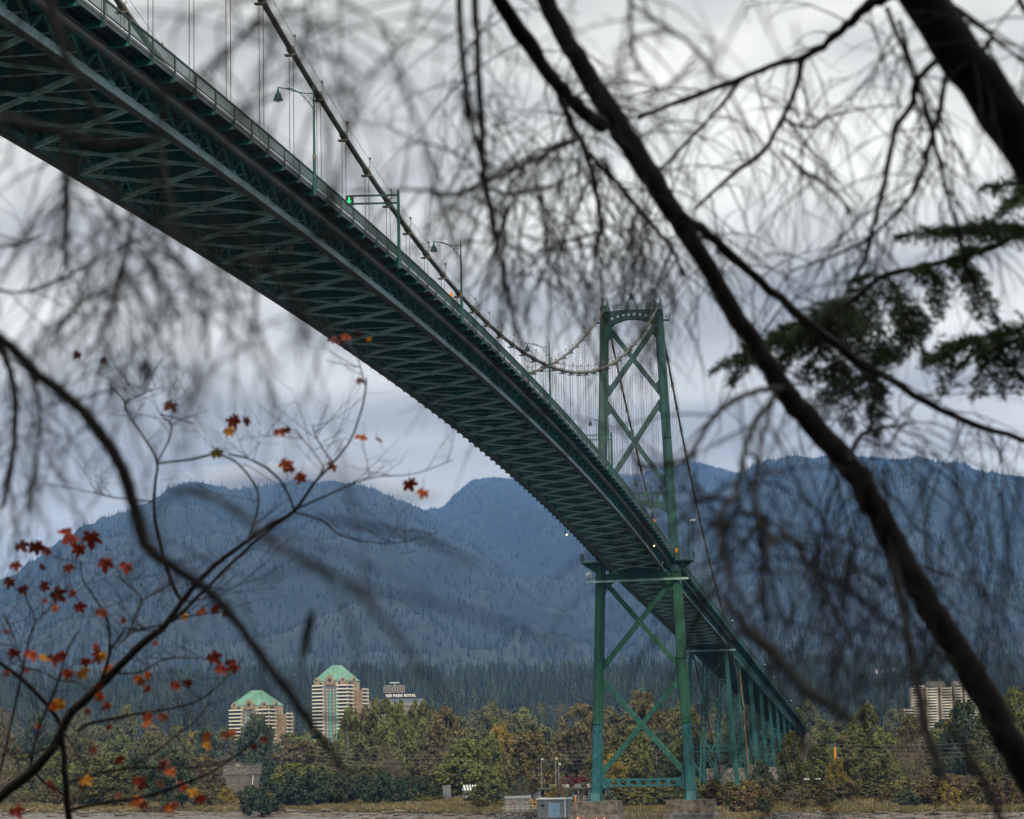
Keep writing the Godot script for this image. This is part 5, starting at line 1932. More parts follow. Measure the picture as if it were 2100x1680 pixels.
		plant("shrub", kind, r.randi(), leaf, p, w, hh, "%s %s shrub in the bank scrub %s" % ["tall" if hh > 5.2 else "low", look, place], "shrub", "%s scrub along the bank" % look, r.randf() * TAU)
	# low growth under the trees
	var under := []
	var under_t := PackedColorArray()
	for k in 1500:
		var u := r.randf_range(-80, 2200)
		var e := 70.0 + 620.0 * r.randf() * r.randf()
		var p := spot(u, along(SHORE, u) + e)
		if u > 870 and u < 1245 and e < 240.0 or absf(u - 489) < 45.0 and e < 120.0 or u > 1180 and u < 1480 and e < 95.0:
			continue
		var h := r.randf_range(2.0, 5.5)
		under.append(Transform3D(Basis(Vector3.UP, r.randf() * TAU).scaled(Vector3(h * 1.8, h, h * 1.8)), p))
		var lum := r.randf_range(0.45, 1.1)
		under_t.append(Color(lum * r.randf_range(0.85, 1.25), lum, lum * 0.9))
	mass("undergrowth", crown_mesh(190, 20, 40, 0.055, 0.9, M.leaf_olive), under, under_t)
	# grass and low growth on the bank
	var tuft := Geo.new()
	for k in 7:
		var a := TAU * k / 7.0
		tuft.tri(Vector3(cos(a) * 0.3, 0, sin(a) * 0.3), Vector3(cos(a + 1.0) * 0.3, 0, sin(a + 1.0) * 0.3), Vector3(cos(a + 0.5) * 0.5, r.randf_range(0.6, 1.0), sin(a + 0.5) * 0.5))
	var where := []
	var tints := PackedColorArray()
	for k in 18000:
		var u := r.randf_range(-60, 2160)
		var d := along(SHORE, u) + 15.0 + 130.0 * pow(r.randf(), 1.6)
		var p := spot(u, d)
		var s := r.randf_range(0.5, 1.5)
		where.append(Transform3D(Basis(Vector3.UP, r.randf() * TAU).scaled(Vector3(s * 1.3, s, s * 1.3)), p))
		var t := r.randf()
		tints.append(Color(0.10, 0.10, 0.035).lerp(Color(0.26, 0.19, 0.09), t) * r.randf_range(0.6, 1.2))
	mass("bank_grass", tuft.mesh(M.grass_tuft), where, tints)
	# the wooded hill
	var cm := conifer_mesh(7, 6, 9, M.needle_dark, 0.15)
	where = []
	tints = PackedColorArray()
	for k in 12000:
		var u := r.randf_range(-160, 2260)
		var d := 2085.0 + 1050.0 * pow(r.randf(), 0.8)
		var p := spot(u, d)
		var h := r.randf_range(10.0, 33.0)
		where.append(Transform3D(Basis(Vector3.UP, r.randf() * TAU).scaled(Vector3(h * r.randf_range(1.3, 2.2), h, h * r.randf_range(1.3, 2.2))), p - Vector3(0, 1.0, 0)))
		var b := r.randf_range(0.35, 1.5)
		b *= 1.0 + 0.7 * lumps.get_noise_2d(p.x * 0.5, p.z * 0.5)
		tints.append(Color(b * r.randf_range(1.0, 1.4), b * 1.1, b * r.randf_range(0.75, 0.95)))
	mass("hill_forest", cm, where, tints)
	where = []
	tints = PackedColorArray()
	for k in 900:
		var patch := k % 6 == 0
		var u := r.randf_range(1090, 1200) if patch else r.randf_range(-100, 2200)
		var d := r.randf_range(2350, 2480) if patch else 2085.0 + 600.0 * r.randf() * r.randf()
		var p := spot(u, d)
		var h := r.randf_range(13.0, 22.0)
		where.append(Transform3D(Basis(Vector3.UP, r.randf() * TAU).scaled(Vector3(h * 0.8, h, h * 0.8)), p))
		tints.append((Color(2.4, 1.9, 0.9) if patch else Color(1.25, 1.2, 0.85)) * r.randf_range(0.6, 1.2))
	mass("hill_broadleaf", crown_mesh(180, 26, 26, 0.045, 1.0, M.leaf_hill), where, tints)

# ---------------------------------------------------------------- the trees that the viewer looks out between
# points given as column, row, width (all as seen) become a limb at its own distance, with real thickness
func limb_path(rows: Array, d0: float, d1: float) -> Array:
	var pts := PackedVector3Array()
	var rad := PackedFloat32Array()
	var n := rows.size()
	for k in n - 1:
		var a: Array = rows[maxi(k - 1, 0)]
		var b: Array = rows[k]
		var c: Array = rows[k + 1]
		var e: Array = rows[mini(k + 2, n - 1)]
		var steps := 4
		for j in steps + (1 if k == n - 2 else 0):
			var t := float(j) / steps
			var d := lerpf(d0, d1, (k + t) / (n - 1))
			var u := cubic_interpolate(b[0], c[0], a[0], e[0], t)
			var w := cubic_interpolate(b[1], c[1], a[1], e[1], t)
			pts.append(at(u, w, d))
			rad.append(lerpf(b[2], c[2], t) * 0.5 * d / F_PX)
	return [pts, rad]

func limb(root: Node, called: String, rows: Array, d0: float, d1: float, mat: Material, r: RandomNumberGenerator, rough := 0.12) -> PackedVector3Array:
	var path := limb_path(rows, d0, d1)
	var pts: PackedVector3Array = path[0]
	var rad: PackedFloat32Array = path[1]
	for k in pts.size():
		pts[k] += Vector3(r.randfn(), r.randfn(), r.randfn()) * rad[k] * rough * 1.5
		rad[k] *= 1.0 + r.randf_range(-rough, rough)
	var g := Geo.new()
	g.tube(pts, rad, 10 if rad[0] > 0.012 else 6)
	part(called, g, mat, root)
	return pts

# fine twigs that fork and droop from along a limb
func sprig(g: Geo, p: Vector3, dir: Vector3, length: float, rad: float, depth: int, droop: float, r: RandomNumberGenerator) -> void:
	var n := 5
	var pts := PackedVector3Array([p])
	var rr := PackedFloat32Array([rad])
	var d := dir
	for k in n:
		d = (d + Vector3(r.randfn() * 0.11, r.randfn() * 0.09 - droop * 1.5, r.randfn() * 0.11)).normalized()
		p += d * length / n
		pts.append(p)
		rr.append(lerpf(rad, rad * 0.35, (k + 1.0) / n))
		if depth > 0 and k > 0 and r.randf() < 0.85:
			var side := (d + Vector3(r.randfn() * 0.7, r.randfn() * 0.35 - 0.15, r.randfn() * 0.5)).normalized()
			sprig(g, p, side, length * r.randf_range(0.3, 0.6), rad * 0.6, depth - 1, droop, r)
	g.tube(pts, rr, 4, false)

func twigs(root: Node, pts: PackedVector3Array, count: int, lo: float, hi: float, rad: float, depth: int, droop: float, mat: Material, r: RandomNumberGenerator, from := 0.0) -> void:
	for k in count:
		var g := Geo.new()
		var f := lerpf(from, 1.0, (k + r.randf()) / count) * (pts.size() - 1.01)
		var i := int(f)
		var p := pts[i].lerp(pts[i + 1], f - i)
		var ax := (pts[i + 1] - pts[i]).normalized()
		var dir := (Vector3(r.randfn(), r.randfn(), r.randfn() * 0.8)).normalized()
		dir = (dir - ax * dir.dot(ax) * 0.6 + ax * 0.25 - Vector3(0, droop * 3.0, 0)).normalized()
		sprig(g, p, dir, r.randf_range(lo, hi), rad, depth, droop, r)
		part("twig", g, mat, root)

func maple_leaf(r: RandomNumberGenerator) -> ArrayMesh:
	# seven pointed lobes with toothed edges, slightly cupped; about 1 across, stalk at the origin
	var g := Geo.new()
	var rim := PackedVector3Array()
	var lobes := [[-2.35, 0.42], [-1.62, 0.62], [-0.85, 0.86], [0.0, 1.0], [0.85, 0.86], [1.62, 0.62], [2.35, 0.42]]
	for k in lobes.size():
		var a: float = lobes[k][0]
		var l: float = lobes[k][1] * r.randf_range(0.85, 1.1)
		for q in [[-0.36, 0.62], [-0.22, 0.80], [0.0, 1.0], [0.22, 0.80], [0.36, 0.62]]:
			var t: float = a + q[0]
			var s: float = l * q[1] * 0.55
			rim.append(Vector3(sin(t) * s, cos(t) * s, -0.32 * s * s + 0.05 * sin(t * 3.0)))
		if k < lobes.size() - 1:
			var m: float = (a + lobes[k + 1][0]) * 0.5
			rim.append(Vector3(sin(m) * 0.27, cos(m) * 0.27, 0.0))
	for k in rim.size() - 1:
		g.tri(Vector3.ZERO, rim[k], rim[k + 1])
	return g.mesh()

func build_foreground() -> void:
	var r := RandomNumberGenerator.new()
	r.seed = 404
	# the wood behind and beside the viewer, which keeps the sky off the near branches
	var where := []
	for k in 260:
		var a := r.randf_range(1.35, TAU - 1.35) - 0.148
		var d := r.randf_range(8.5, 42.0)
		var p := cam_at + Vector3(sin(a) * d, 0, -cos(a) * d)
		p.y = land_y(p.x, p.z) - 0.5
		var h := r.randf_range(18.0, 30.0)
		where.append(Transform3D(Basis(Vector3.UP, r.randf() * TAU).scaled(Vector3(minf(h, d * 1.6) * 1.1, h, minf(h, d * 1.6) * 1.1)), p))
	mass("park_forest", conifer_mesh(18, 9, 77, M.needle_dark, 0.17), where, PackedColorArray())
	# ---- trunk that leans out of the top right corner
	var t1 := thing("leaning_tree", "thick dark trunk leaning out of the top right corner, out of focus", "tree")
	limb(t1, "trunk", [[1660, -420, 84], [1780, -200, 88], [1896, 0, 94], [2005, 165, 102], [2100, 300, 110], [2220, 470, 118], [2430, 800, 130], [2700, 1400, 150], [2800, 2400, 170], [2830, 3900, 220]], 4.6, 4.6, M.bark_dark, r, 0.03)
	var b: PackedVector3Array
	for q in [
		[[[1835, -20, 26], [1790, 8, 24], [1745, 45, 20], [1700, 85, 17], [1645, 118, 15], [1580, 135, 13], [1500, 170, 12], [1400, 205, 11], [1310, 243, 9]], 5.0, 5.6, 16, 0.4],
		[[[1645, 118, 13], [1630, 190, 12], [1600, 250, 12], [1565, 310, 11], [1500, 360, 9], [1425, 430, 7]], 5.2, 5.8, 16, 0.4],
		[[[1520, 162, 9], [1465, 232, 8], [1410, 290, 7], [1350, 355, 6]], 5.4, 6.0, 8, 0.5],
		[[[1605, 245, 8], [1660, 262, 7], [1700, 240, 6], [1770, 222, 4]], 5.2, 5.0, 8, 0.4],
		[[[1605, 312, 8], [1650, 352, 8], [1700, 385, 7], [1745, 435, 5]], 5.0, 4.4, 8, 0.4],
		[[[1915, 128, 15], [1882, 165, 15], [1870, 212, 15], [1835, 272, 14], [1815, 370, 13], [1790, 470, 12], [1775, 530, 10], [1735, 590, 7]], 4.7, 5.0, 18, 0.6],
		[[[1940, 160, 12], [1925, 232, 12], [1908, 290, 11], [1893, 350, 10], [1860, 412, 9], [1790, 482, 8], [1720, 520, 6], [1620, 556, 4]], 4.7, 5.4, 18, 0.6],
		[[[1818, 15, 12], [1850, 95, 12], [1880, 170, 11], [1908, 262, 11], [1925, 332, 10], [1950, 420, 9], [1975, 520, 7], [2010, 620, 5]], 4.6, 4.8, 16, 0.6],
		[[[1880, 170, 9], [1860, 100, 9], [1845, 40, 8]], 4.6, 4.6, 6, 0.6],
		[[[1955, 10, 14], [2005, 50, 12], [2033, 72, 11], [2022, 96, 12], [2000, 110, 14]], 4.6, 4.6, 10, 0.4],
		[[[2033, 72, 7], [2080, 112, 6], [2130, 160, 5]], 4.6, 4.4, 8, 0.4],
		[[[2080, -20, 12], [2110, 30, 12], [2150, 60, 12]], 4.6, 4.6, 5, 0.4],
	]:
		b = limb(t1, "branch", q[0], q[1], q[2], M.bark_dark, r)
		twigs(t1, b, int(q[3] * 1.1), 0.08, 0.36, 0.0019, 1, q[4] * 0.25, M.bark_dark, r, 0.1)
	# ---- long limb that crosses the view from the top to the lower right
	var t2 := thing("slanting_tree", "long dark stem slanting from top centre down to the lower right corner", "tree")
	b = limb(t2, "trunk", [[980, -330, 29], [1040, -160, 30], [1108, -20, 34], [1150, 62, 39], [1192, 132, 40], [1240, 212, 45], [1290, 292, 49], [1340, 372, 44], [1392, 450, 42], [1442, 532, 39], [1500, 632, 39], [1560, 722, 40], [1608, 800, 45], [1662, 865, 47], [1720, 930, 49], [1772, 1000, 50], [1822, 1092, 52], [1862, 1170, 52], [1905, 1242, 54], [1955, 1322, 55], [2003, 1400, 59], [2055, 1492, 60], [2112, 1590, 66], [2200, 1740, 71], [2330, 2050, 76], [2420, 2600, 84], [2450, 3500, 101]], 5.6, 5.4, M.bark_dark, r, 0.05)
	twigs(t2, b, 70, 0.1, 0.42, 0.0019, 1, 0.10, M.bark_dark, r, 0.12)
	for q in [
		[[[960, -100, 30], [1022, 0, 31], [1080, 82, 33], [1140, 168, 31], [1190, 226, 32], [1238, 258, 34]], 5.3, 5.5, 12, 0.3],
		[[[1392, 440, 24], [1450, 482, 22], [1520, 542, 20], [1600, 612, 20], [1690, 690, 21], [1770, 748, 19], [1850, 792, 16], [1950, 852, 14], [2040, 885, 12], [2140, 915, 11]], 5.5, 6.2, 24, 0.3],
		[[[1150, 200, 16], [1172, 255, 15], [1200, 305, 14], [1222, 395, 13], [1232, 468, 11], [1218, 525, 8], [1235, 575, 5]], 5.3, 5.2, 16, 0.5],
		[[[1203, 312, 12], [1268, 378, 12], [1312, 432, 11], [1372, 502, 9], [1402, 565, 6]], 5.3, 5.4, 16, 0.5],
		[[[1195, 283, 9], [1105, 322, 9], [1032, 362, 7], [1000, 372, 5]], 5.2, 4.4, 12, 0.3],
		[[[1230, 475, 7], [1150, 500, 7], [1120, 520, 6], [1050, 570, 4]], 5.2, 4.6, 10, 0.3],
		[[[1312, 432, 8], [1290, 480, 8], [1320, 520, 7], [1310, 600, 5]], 5.2, 5.0, 8, 0.4],
		[[[1600, 800, 16], [1560, 800, 13], [1520, 815, 12], [1478, 842, 12], [1452, 872, 12], [1425, 918, 12], [1392, 948, 12], [1330, 958, 11], [1305, 945, 10], [1298, 930, 8]], 4.2, 3.4, 6, 0.2],
		[[[1590, 812, 14], [1548, 868, 13], [1527, 930, 13], [1512, 1000, 14], [1508, 1022, 14], [1480, 1025, 10], [1420, 1022, 8]], 4.0, 3.4, 6, 0.3],
		[[[1508, 1020, 12], [1480, 1050, 12], [1482, 1130, 13], [1498, 1190, 11], [1540, 1250, 7]], 3.4, 3.0, 8, 0.3],
		[[[1590, 815, 10], [1565, 890, 10], [1550, 980, 10], [1555, 1060, 11], [1580, 1100, 12], [1570, 1150, 10], [1560, 1220, 9], [1580, 1300, 6]], 3.8, 3.0, 10, 0.3],
		[[[1600, 1080, 9], [1650, 1150, 10], [1690, 1220, 10], [1760, 1340, 8]], 3.2, 3.0, 8, 0.3],
		[[[1830, 1150, 20], [1848, 1230, 20], [1862, 1300, 18], [1875, 1390, 18], [1895, 1470, 16], [1925, 1560, 12]], 4.2, 3.8, 6, 0.2],
		[[[1470, 1210, 10], [1520, 1275, 22], [1575, 1330, 26], [1630, 1395, 26], [1690, 1440, 22], [1760, 1480, 12]], 2.6, 2.4, 4, 0.2],
		[[[1880, 1440, 10], [1895, 1490, 26], [1915, 1545, 24], [1940, 1610, 8]], 2.9, 2.8, 0, 0.2],
		[[[1960, 1500, 8], [2000, 1570, 20], [2040, 1650, 20], [2060, 1720, 18]], 2.9, 2.8, 0, 0.2],
		[[[1740, 950, 14], [1760, 900, 11], [1800, 880, 9], [1860, 870, 7]], 5.4, 5.6, 8, 0.3],
	]:
		b = limb(t2, "branch", q[0], q[1], q[2], M.bark_dark, r)
		if q[3] > 0:
			twigs(t2, b, int(q[3] * 1.8), 0.08, 0.36, 0.0019, 1, q[4] * 0.25, M.bark_dark, r, 0.1)
	# finer drooping growth before the right-hand mountain
	for k in 34:
		var g := Geo.new()
		sprig(g, at(r.randf_range(1480, 2100), r.randf_range(840, 1180), r.randf_range(2.6, 4.2)), Vector3(r.randf_range(-0.5, 0.6), -0.8, r.randf_range(-0.3, 0.3)).normalized(), r.randf_range(0.12, 0.3), 0.0022, 1, 0.05, r)
		part("twig", g, M.bark_dark, t2)
	for k in 20:
		var g := Geo.new()
		sprig(g, at(r.randf_range(1040, 1260), r.randf_range(300, 430), r.randf_range(4.0, 5.6)), Vector3(r.randf_range(-0.8, 0.6), -0.6, r.randf_range(-0.3, 0.3)).normalized(), r.randf_range(0.15, 0.38), 0.0022, 1, 0.06, r)
		part("twig", g, M.bark_dark, t2)
	# ---- bough over the viewer's head with long hanging twigs
	var t3 := thing("overhanging_bough", "blurred bough above the view with thin twigs hanging before the sky", "branch")
	limb(t3, "bough", [[1500, -260, 60], [1200, -150, 56], [900, -110, 50], [600, -130, 44], [300, -110, 40], [0, -140, 36], [-300, -200, 30]], 3.6, 2.4, M.bark_dark, r, 0.06)
	for q in [
		[[[935, -110, 13], [942, 20, 13], [946, 90, 13], [955, 180, 12], [968, 255, 12], [985, 320, 12], [993, 375, 12]], 4.2, 4.2, 14, 0.5],
		[[[970, -110, 15], [974, 20, 15], [979, 100, 15], [985, 200, 15], [990, 300, 15], [995, 370, 17], [1006, 430, 15], [1020, 500, 13], [1032, 560, 12], [1052, 640, 9], [1080, 745, 6]], 4.2, 4.0, 20, 0.5],
		[[[993, 375, 11], [930, 398, 10], [880, 392, 8], [815, 388, 6]], 4.2, 3.6, 12, 0.3],
		[[[995, 370, 9], [1040, 348, 8], [1100, 312, 8], [1180, 282, 6]], 4.2, 4.8, 10, 0.3],
		[[[995, 385, 9], [1060, 398, 8], [1140, 378, 7], [1240, 322, 5]], 4.2, 4.8, 12, 0.3],
		[[[993, 380, 8], [960, 330, 6], [900, 300, 5], [850, 290, 3]], 4.2, 3.8, 8, 0.2],
		[[[1290, -130, 10], [1292, 0, 10], [1296, 90, 9], [1310, 150, 7]], 3.4, 3.2, 10, 0.4],
		[[[1296, 10, 8], [1350, 45, 9], [1410, 85, 8], [1455, 130, 7], [1460, 180, 5]], 3.4, 3.0, 10, 0.4],
		[[[92, -120, 20], [105, 0, 22], [120, 70, 20], [150, 150, 15], [200, 230, 10], [240, 285, 5]], 3.4, 3.2, 10, 0.4],
		[[[0, 240, 22], [60, 258, 24], [140, 275, 24], [220, 300, 22], [300, 290, 16], [330, 280, 8]], 2.4, 2.2, 6, 0.2],
		[[[130, 270, 10], [132, 340, 12], [135, 420, 15], [133, 480, 15], [138, 540, 8]], 3.4, 3.2, 26, 0.6],
		[[[330, 300, 10], [340, 370, 10], [360, 450, 9], [375, 520, 6]], 3.2, 3.0, 14, 0.5],
		[[[270, 430, 9], [265, 510, 11], [240, 570, 12], [235, 620, 10], [205, 700, 6]], 3.0, 2.8, 22, 0.6],
		[[[190, 370, 7], [230, 450, 7], [290, 510, 8], [330, 580, 7], [360, 650, 4]], 3.0, 2.8, 22, 0.5],
		[[[510, 500, 8], [525, 570, 9], [522, 640, 9], [515, 720, 5]], 2.8, 2.6, 8, 0.3],
		[[[430, 440, 6], [500, 500, 8], [560, 560, 8], [620, 640, 7], [690, 690, 4]], 2.8, 2.6, 12, 0.3],
		[[[560, -120, 7], [545, 10, 7], [480, 90, 7], [410, 150, 6], [300, 210, 4]], 2.4, 2.2, 14, 0.3],
		[[[640, -110, 7], [630, 40, 8], [610, 130, 8], [580, 200, 5]], 2.5, 2.3, 16, 0.4],
		[[[860, -110, 7], [850, 30, 7], [800, 110, 7], [730, 170, 5], [650, 200, 4]], 2.4, 2.2, 16, 0.3],
		[[[60, -90, 6], [40, 60, 7], [30, 200, 6], [20, 330, 4]], 2.6, 2.6, 8, 0.3],
	]:
		b = limb(t3, "hanging_twig", q[0], q[1], q[2], M.bark_dark, r)
		twigs(t3, b, int(q[3] * 1.05), 0.06, 0.24, 0.0015, 1, q[4] * 0.22, M.bark_dark, r, 0.1)
	for k in 30:
		var g := Geo.new()
		var left := k < 14
		sprig(g, at(r.randf_range(60, 720) if left else r.randf_range(640, 1700), r.randf_range(330, 640) if left else r.randf_range(-60, 330), r.randf_range(1.9, 3.2)), Vector3(r.randf_range(-0.5, 0.5), -0.9, r.randf_range(-0.3, 0.3)).normalized(), r.randf_range(0.08, 0.2), 0.0013, 2, 0.05, r)
		part("twig", g, M.bark_dark, t3)
	# ---- crooked limb at the left
	var t4 := thing("crooked_tree", "crooked dark limb entering at left and bending down to bottom centre", "tree")
	limb(t4, "trunk", [[-520, -900, 150], [-560, 0, 160], [-600, 900, 170], [-620, 2000, 190], [-640, 3900, 240]], 4.4, 4.4, M.bark_dark, r, 0.04)
	b = limb(t4, "limb", [[-560, 300, 52], [-330, 470, 38], [-120, 610, 31], [-20, 682, 27], [30, 720, 25], [72, 764, 24], [120, 800, 24], [168, 842, 25], [215, 900, 27], [250, 962, 28], [276, 1040, 27], [292, 1100, 27], [315, 1135, 25], [372, 1172, 21], [432, 1216, 19], [482, 1272, 19], [540, 1350, 19], [592, 1420, 19], [640, 1490, 18], [682, 1546, 13], [712, 1582, 7]], 3.6, 3.2, M.bark_dark, r, 0.06)
	twigs(t4, b, 26, 0.06, 0.2, 0.0014, 1, 0.08, M.bark_dark, r, 0.2)
	for q in [
		[[[-20, 690, 16], [10, 730, 16], [26, 780, 15], [30, 850, 14], [28, 920, 14], [18, 980, 14], [4, 1040, 10]], 4.4, 4.2, 24, 0.6],
		[[[70, 764, 8], [80, 830, 8], [82, 900, 8], [70, 960, 9], [60, 1040, 6]], 4.0, 3.6, 30, 0.6],
		[[[352, 1018, 6], [375, 1006, 12], [410, 1008, 13], [470, 1040, 14], [550, 1105, 15], [620, 1148, 15], [700, 1190, 12], [770, 1235, 6]], 2.6, 1.7, 4, 0.2],
		[[[520, 1110, 5], [640, 1150, 11], [730, 1215, 13], [800, 1290, 13], [865, 1375, 12], [930, 1450, 6]], 1.8, 1.6, 0, 0.2],
		[[[690, 1180, 4], [800, 1220, 9], [920, 1245, 10], [1060, 1290, 9], [1180, 1330, 4]], 1.6, 1.5, 0, 0.2],
		[[[640, 1060, 6], [760, 1080, 12], [880, 1110, 12], [980, 1160, 5]], 2.0, 1.9, 0, 0.2],
		[[[640, 1250, 8], [634, 1285, 22], [626, 1320, 20], [620, 1360, 6]], 2.8, 2.8, 0, 0.2],
		[[[300, 740, 8], [299, 770, 18], [297, 800, 8]], 2.8, 2.8, 0, 0.2],
		[[[-20, 590, 8], [40, 600, 7], [130, 570, 6], [200, 530, 4]], 4.4, 5.0, 8, 0.1],
		[[[-20, 508, 6], [40, 500, 5], [90, 478, 3]], 4.6, 5.0, 3, 0.1],
		[[[100, 832, 6], [160, 818, 5], [230, 800, 5], [290, 795, 3]], 4.2, 4.4, 5, 0.1],
	]:
		b = limb(t4, "branch", q[0], q[1], q[2], M.bark_dark, r)
		if q[3] > 0:
			twigs(t4, b, q[3], 0.05, 0.17, 0.0013, 1, q[4] * 0.22, M.bark_dark, r, 0.1)
	build_maple(r)
	build_hemlock(r)

func build_maple(r: RandomNumberGenerator) -> void:
	var o := thing("maple_sapling", "slender maple sapling at lower left with sparse red and orange leaves", "sapling")
	var d := 9.0
	var main := [
		[[-60, 2680, 26], [-90, 2100, 25], [-62, 1720, 24], [0, 1636, 22], [68, 1580, 21], [110, 1530, 20], [140, 1470, 19], [182, 1430, 19], [232, 1380, 18], [290, 1322, 16], [340, 1280, 14], [372, 1235, 12], [410, 1190, 11], [452, 1150, 10], [500, 1115, 9], [550, 1080, 9], [603, 1048, 8], [645, 990, 6], [682, 950, 5], [720, 900, 4], [744, 830, 4], [752, 775, 3]],
		[[20, 2680, 18], [100, 2100, 16], [140, 1750, 15], [137, 1640, 14], [133, 1586, 13], [130, 1538, 12], [124, 1492, 10]],
	]
	for m in main:
		limb(o, "stem", m, d, d, M.bark_twig, r, 0.06)
	var lines := [
		[[-20, 1345, 9], [0, 1360, 9], [48, 1396, 9], [102, 1452, 9], [124, 1490, 9]],
		[[603, 1050, 7], [560, 1080, 7], [500, 1132, 7], [440, 1190, 7], [398, 1232, 7], [352, 1275, 7]],
		[[372, 1235, 8], [352, 1195, 8], [337, 1147, 8], [318, 1067, 7], [317, 1000, 6], [322, 947, 5], [292, 893, 4], [258, 842, 4], [254, 822, 3], [225, 790, 3]],
		[[322, 950, 5], [395, 942, 5], [440, 932, 5], [480, 945, 4], [520, 990, 5], [530, 1030, 5], [520, 1076, 5], [505, 1112, 5]],
		[[603, 1046, 5], [575, 985, 5], [520, 945, 4], [470, 932, 4]],
		[[322, 948, 4], [345, 905, 4], [350, 870, 3], [330, 850, 3], [400, 870, 2]],
		[[254, 825, 4], [280, 815, 3], [310, 800, 2], [340, 795, 2]],
		[[317, 1030, 4], [280, 1025, 4], [230, 1020, 3], [190, 1010, 2]],
		[[603, 1050, 5], [660, 1068, 4], [700, 1098, 4], [760, 1112, 3], [830, 1112, 2], [900, 1090, 1.5]],
		[[603, 1046, 5], [680, 1012, 4], [760, 980, 3], [850, 972, 2], [930, 942, 1.5]],
		[[640, 995, 4], [662, 960, 3], [640, 925, 2], [605, 880, 2]],
		[[682, 950, 3], [650, 900, 3], [640, 870, 2]],
		[[143, 1662, 8], [214, 1646, 8], [286, 1636, 7], [357, 1614, 7], [428, 1586, 5], [497, 1540, 4], [530, 1505, 3]],
		[[136, 1606, 7], [180, 1592, 7], [215, 1583, 7], [290, 1574, 6], [357, 1576, 5], [430, 1570, 4], [497, 1545, 3]],
		[[275, 1570, 5], [333, 1532, 5], [362, 1506, 4], [396, 1484, 4], [430, 1440, 3]],
		[[160, 1500, 7], [183, 1485, 7], [260, 1468, 6], [330, 1456, 5], [400, 1440, 4], [450, 1405, 3], [500, 1350, 2]],
		[[200, 1415, 7], [215, 1375, 7], [224, 1340, 7], [224, 1300, 6], [215, 1260, 5], [190, 1220, 4], [170, 1190, 3], [165, 1150, 3]],
		[[224, 1335, 5], [250, 1300, 5], [262, 1290, 4], [340, 1296, 3]],
		[[340, 1280, 5], [280, 1292, 4], [255, 1310, 4], [235, 1330, 4]],
		[[262, 1300, 5], [275, 1270, 5], [290, 1230, 4], [262, 1200, 4], [238, 1180, 3]],
		[[290, 1232, 4], [330, 1210, 3], [345, 1195, 3]],
		[[60, 1580, 6], [72, 1520, 6], [85, 1480, 6], [118, 1400, 5], [140, 1330, 4], [165, 1290, 3]],
		[[-10, 1620, 5], [10, 1540, 5], [28, 1460, 5], [45, 1380, 5], [60, 1310, 4], [72, 1270, 3], [50, 1220, 2]],
		[[45, 1370, 4], [30, 1310, 3], [10, 1260, 3]],
		[[72, 1275, 4], [110, 1240, 3], [140, 1200, 3]],
		[[130, 1500, 6], [155, 1540, 6], [185, 1600, 5], [155, 1640, 4]],
		[[110, 1530, 5], [70, 1545, 5], [45, 1560, 4], [20, 1545, 3]],
		[[68, 1580, 5], [90, 1605, 4], [120, 1622, 4], [150, 1655, 3]],
		[[185, 1430, 5], [160, 1400, 4], [120, 1395, 4], [80, 1375, 3], [40, 1368, 3]],
		[[232, 1382, 4], [290, 1378, 4], [340, 1352, 3], [430, 1350, 2]],
		[[750, 795, 3], [735, 740, 2.5], [715, 705, 2]],
		[[372, 1236, 4], [430, 1225, 3], [480, 1205, 2], [545, 1155, 2]],
		[[345, 1275, 4], [400, 1262, 3], [450, 1255, 2]],
		[[150, 1640, 4], [215, 1625, 3], [260, 1600, 2]],
	]
	for m in lines:
		var dd := d + r.randf_range(-0.5, 0.5)
		var b := limb(o, "branch", m, d, dd, M.bark_twig, r, 0.08)
		for k in 7:
			var g := Geo.new()
			var f := r.randf_range(0.25, 1.0) * (b.size() - 1.01)
			sprig(g, b[int(f)], (Vector3(r.randfn(), r.randf_range(0.1, 1.0), r.randfn() * 0.5)).normalized(), r.randf_range(0.06, 0.24), 0.0015, 1, -0.02, r)
			part("twig", g, M.bark_twig, o)
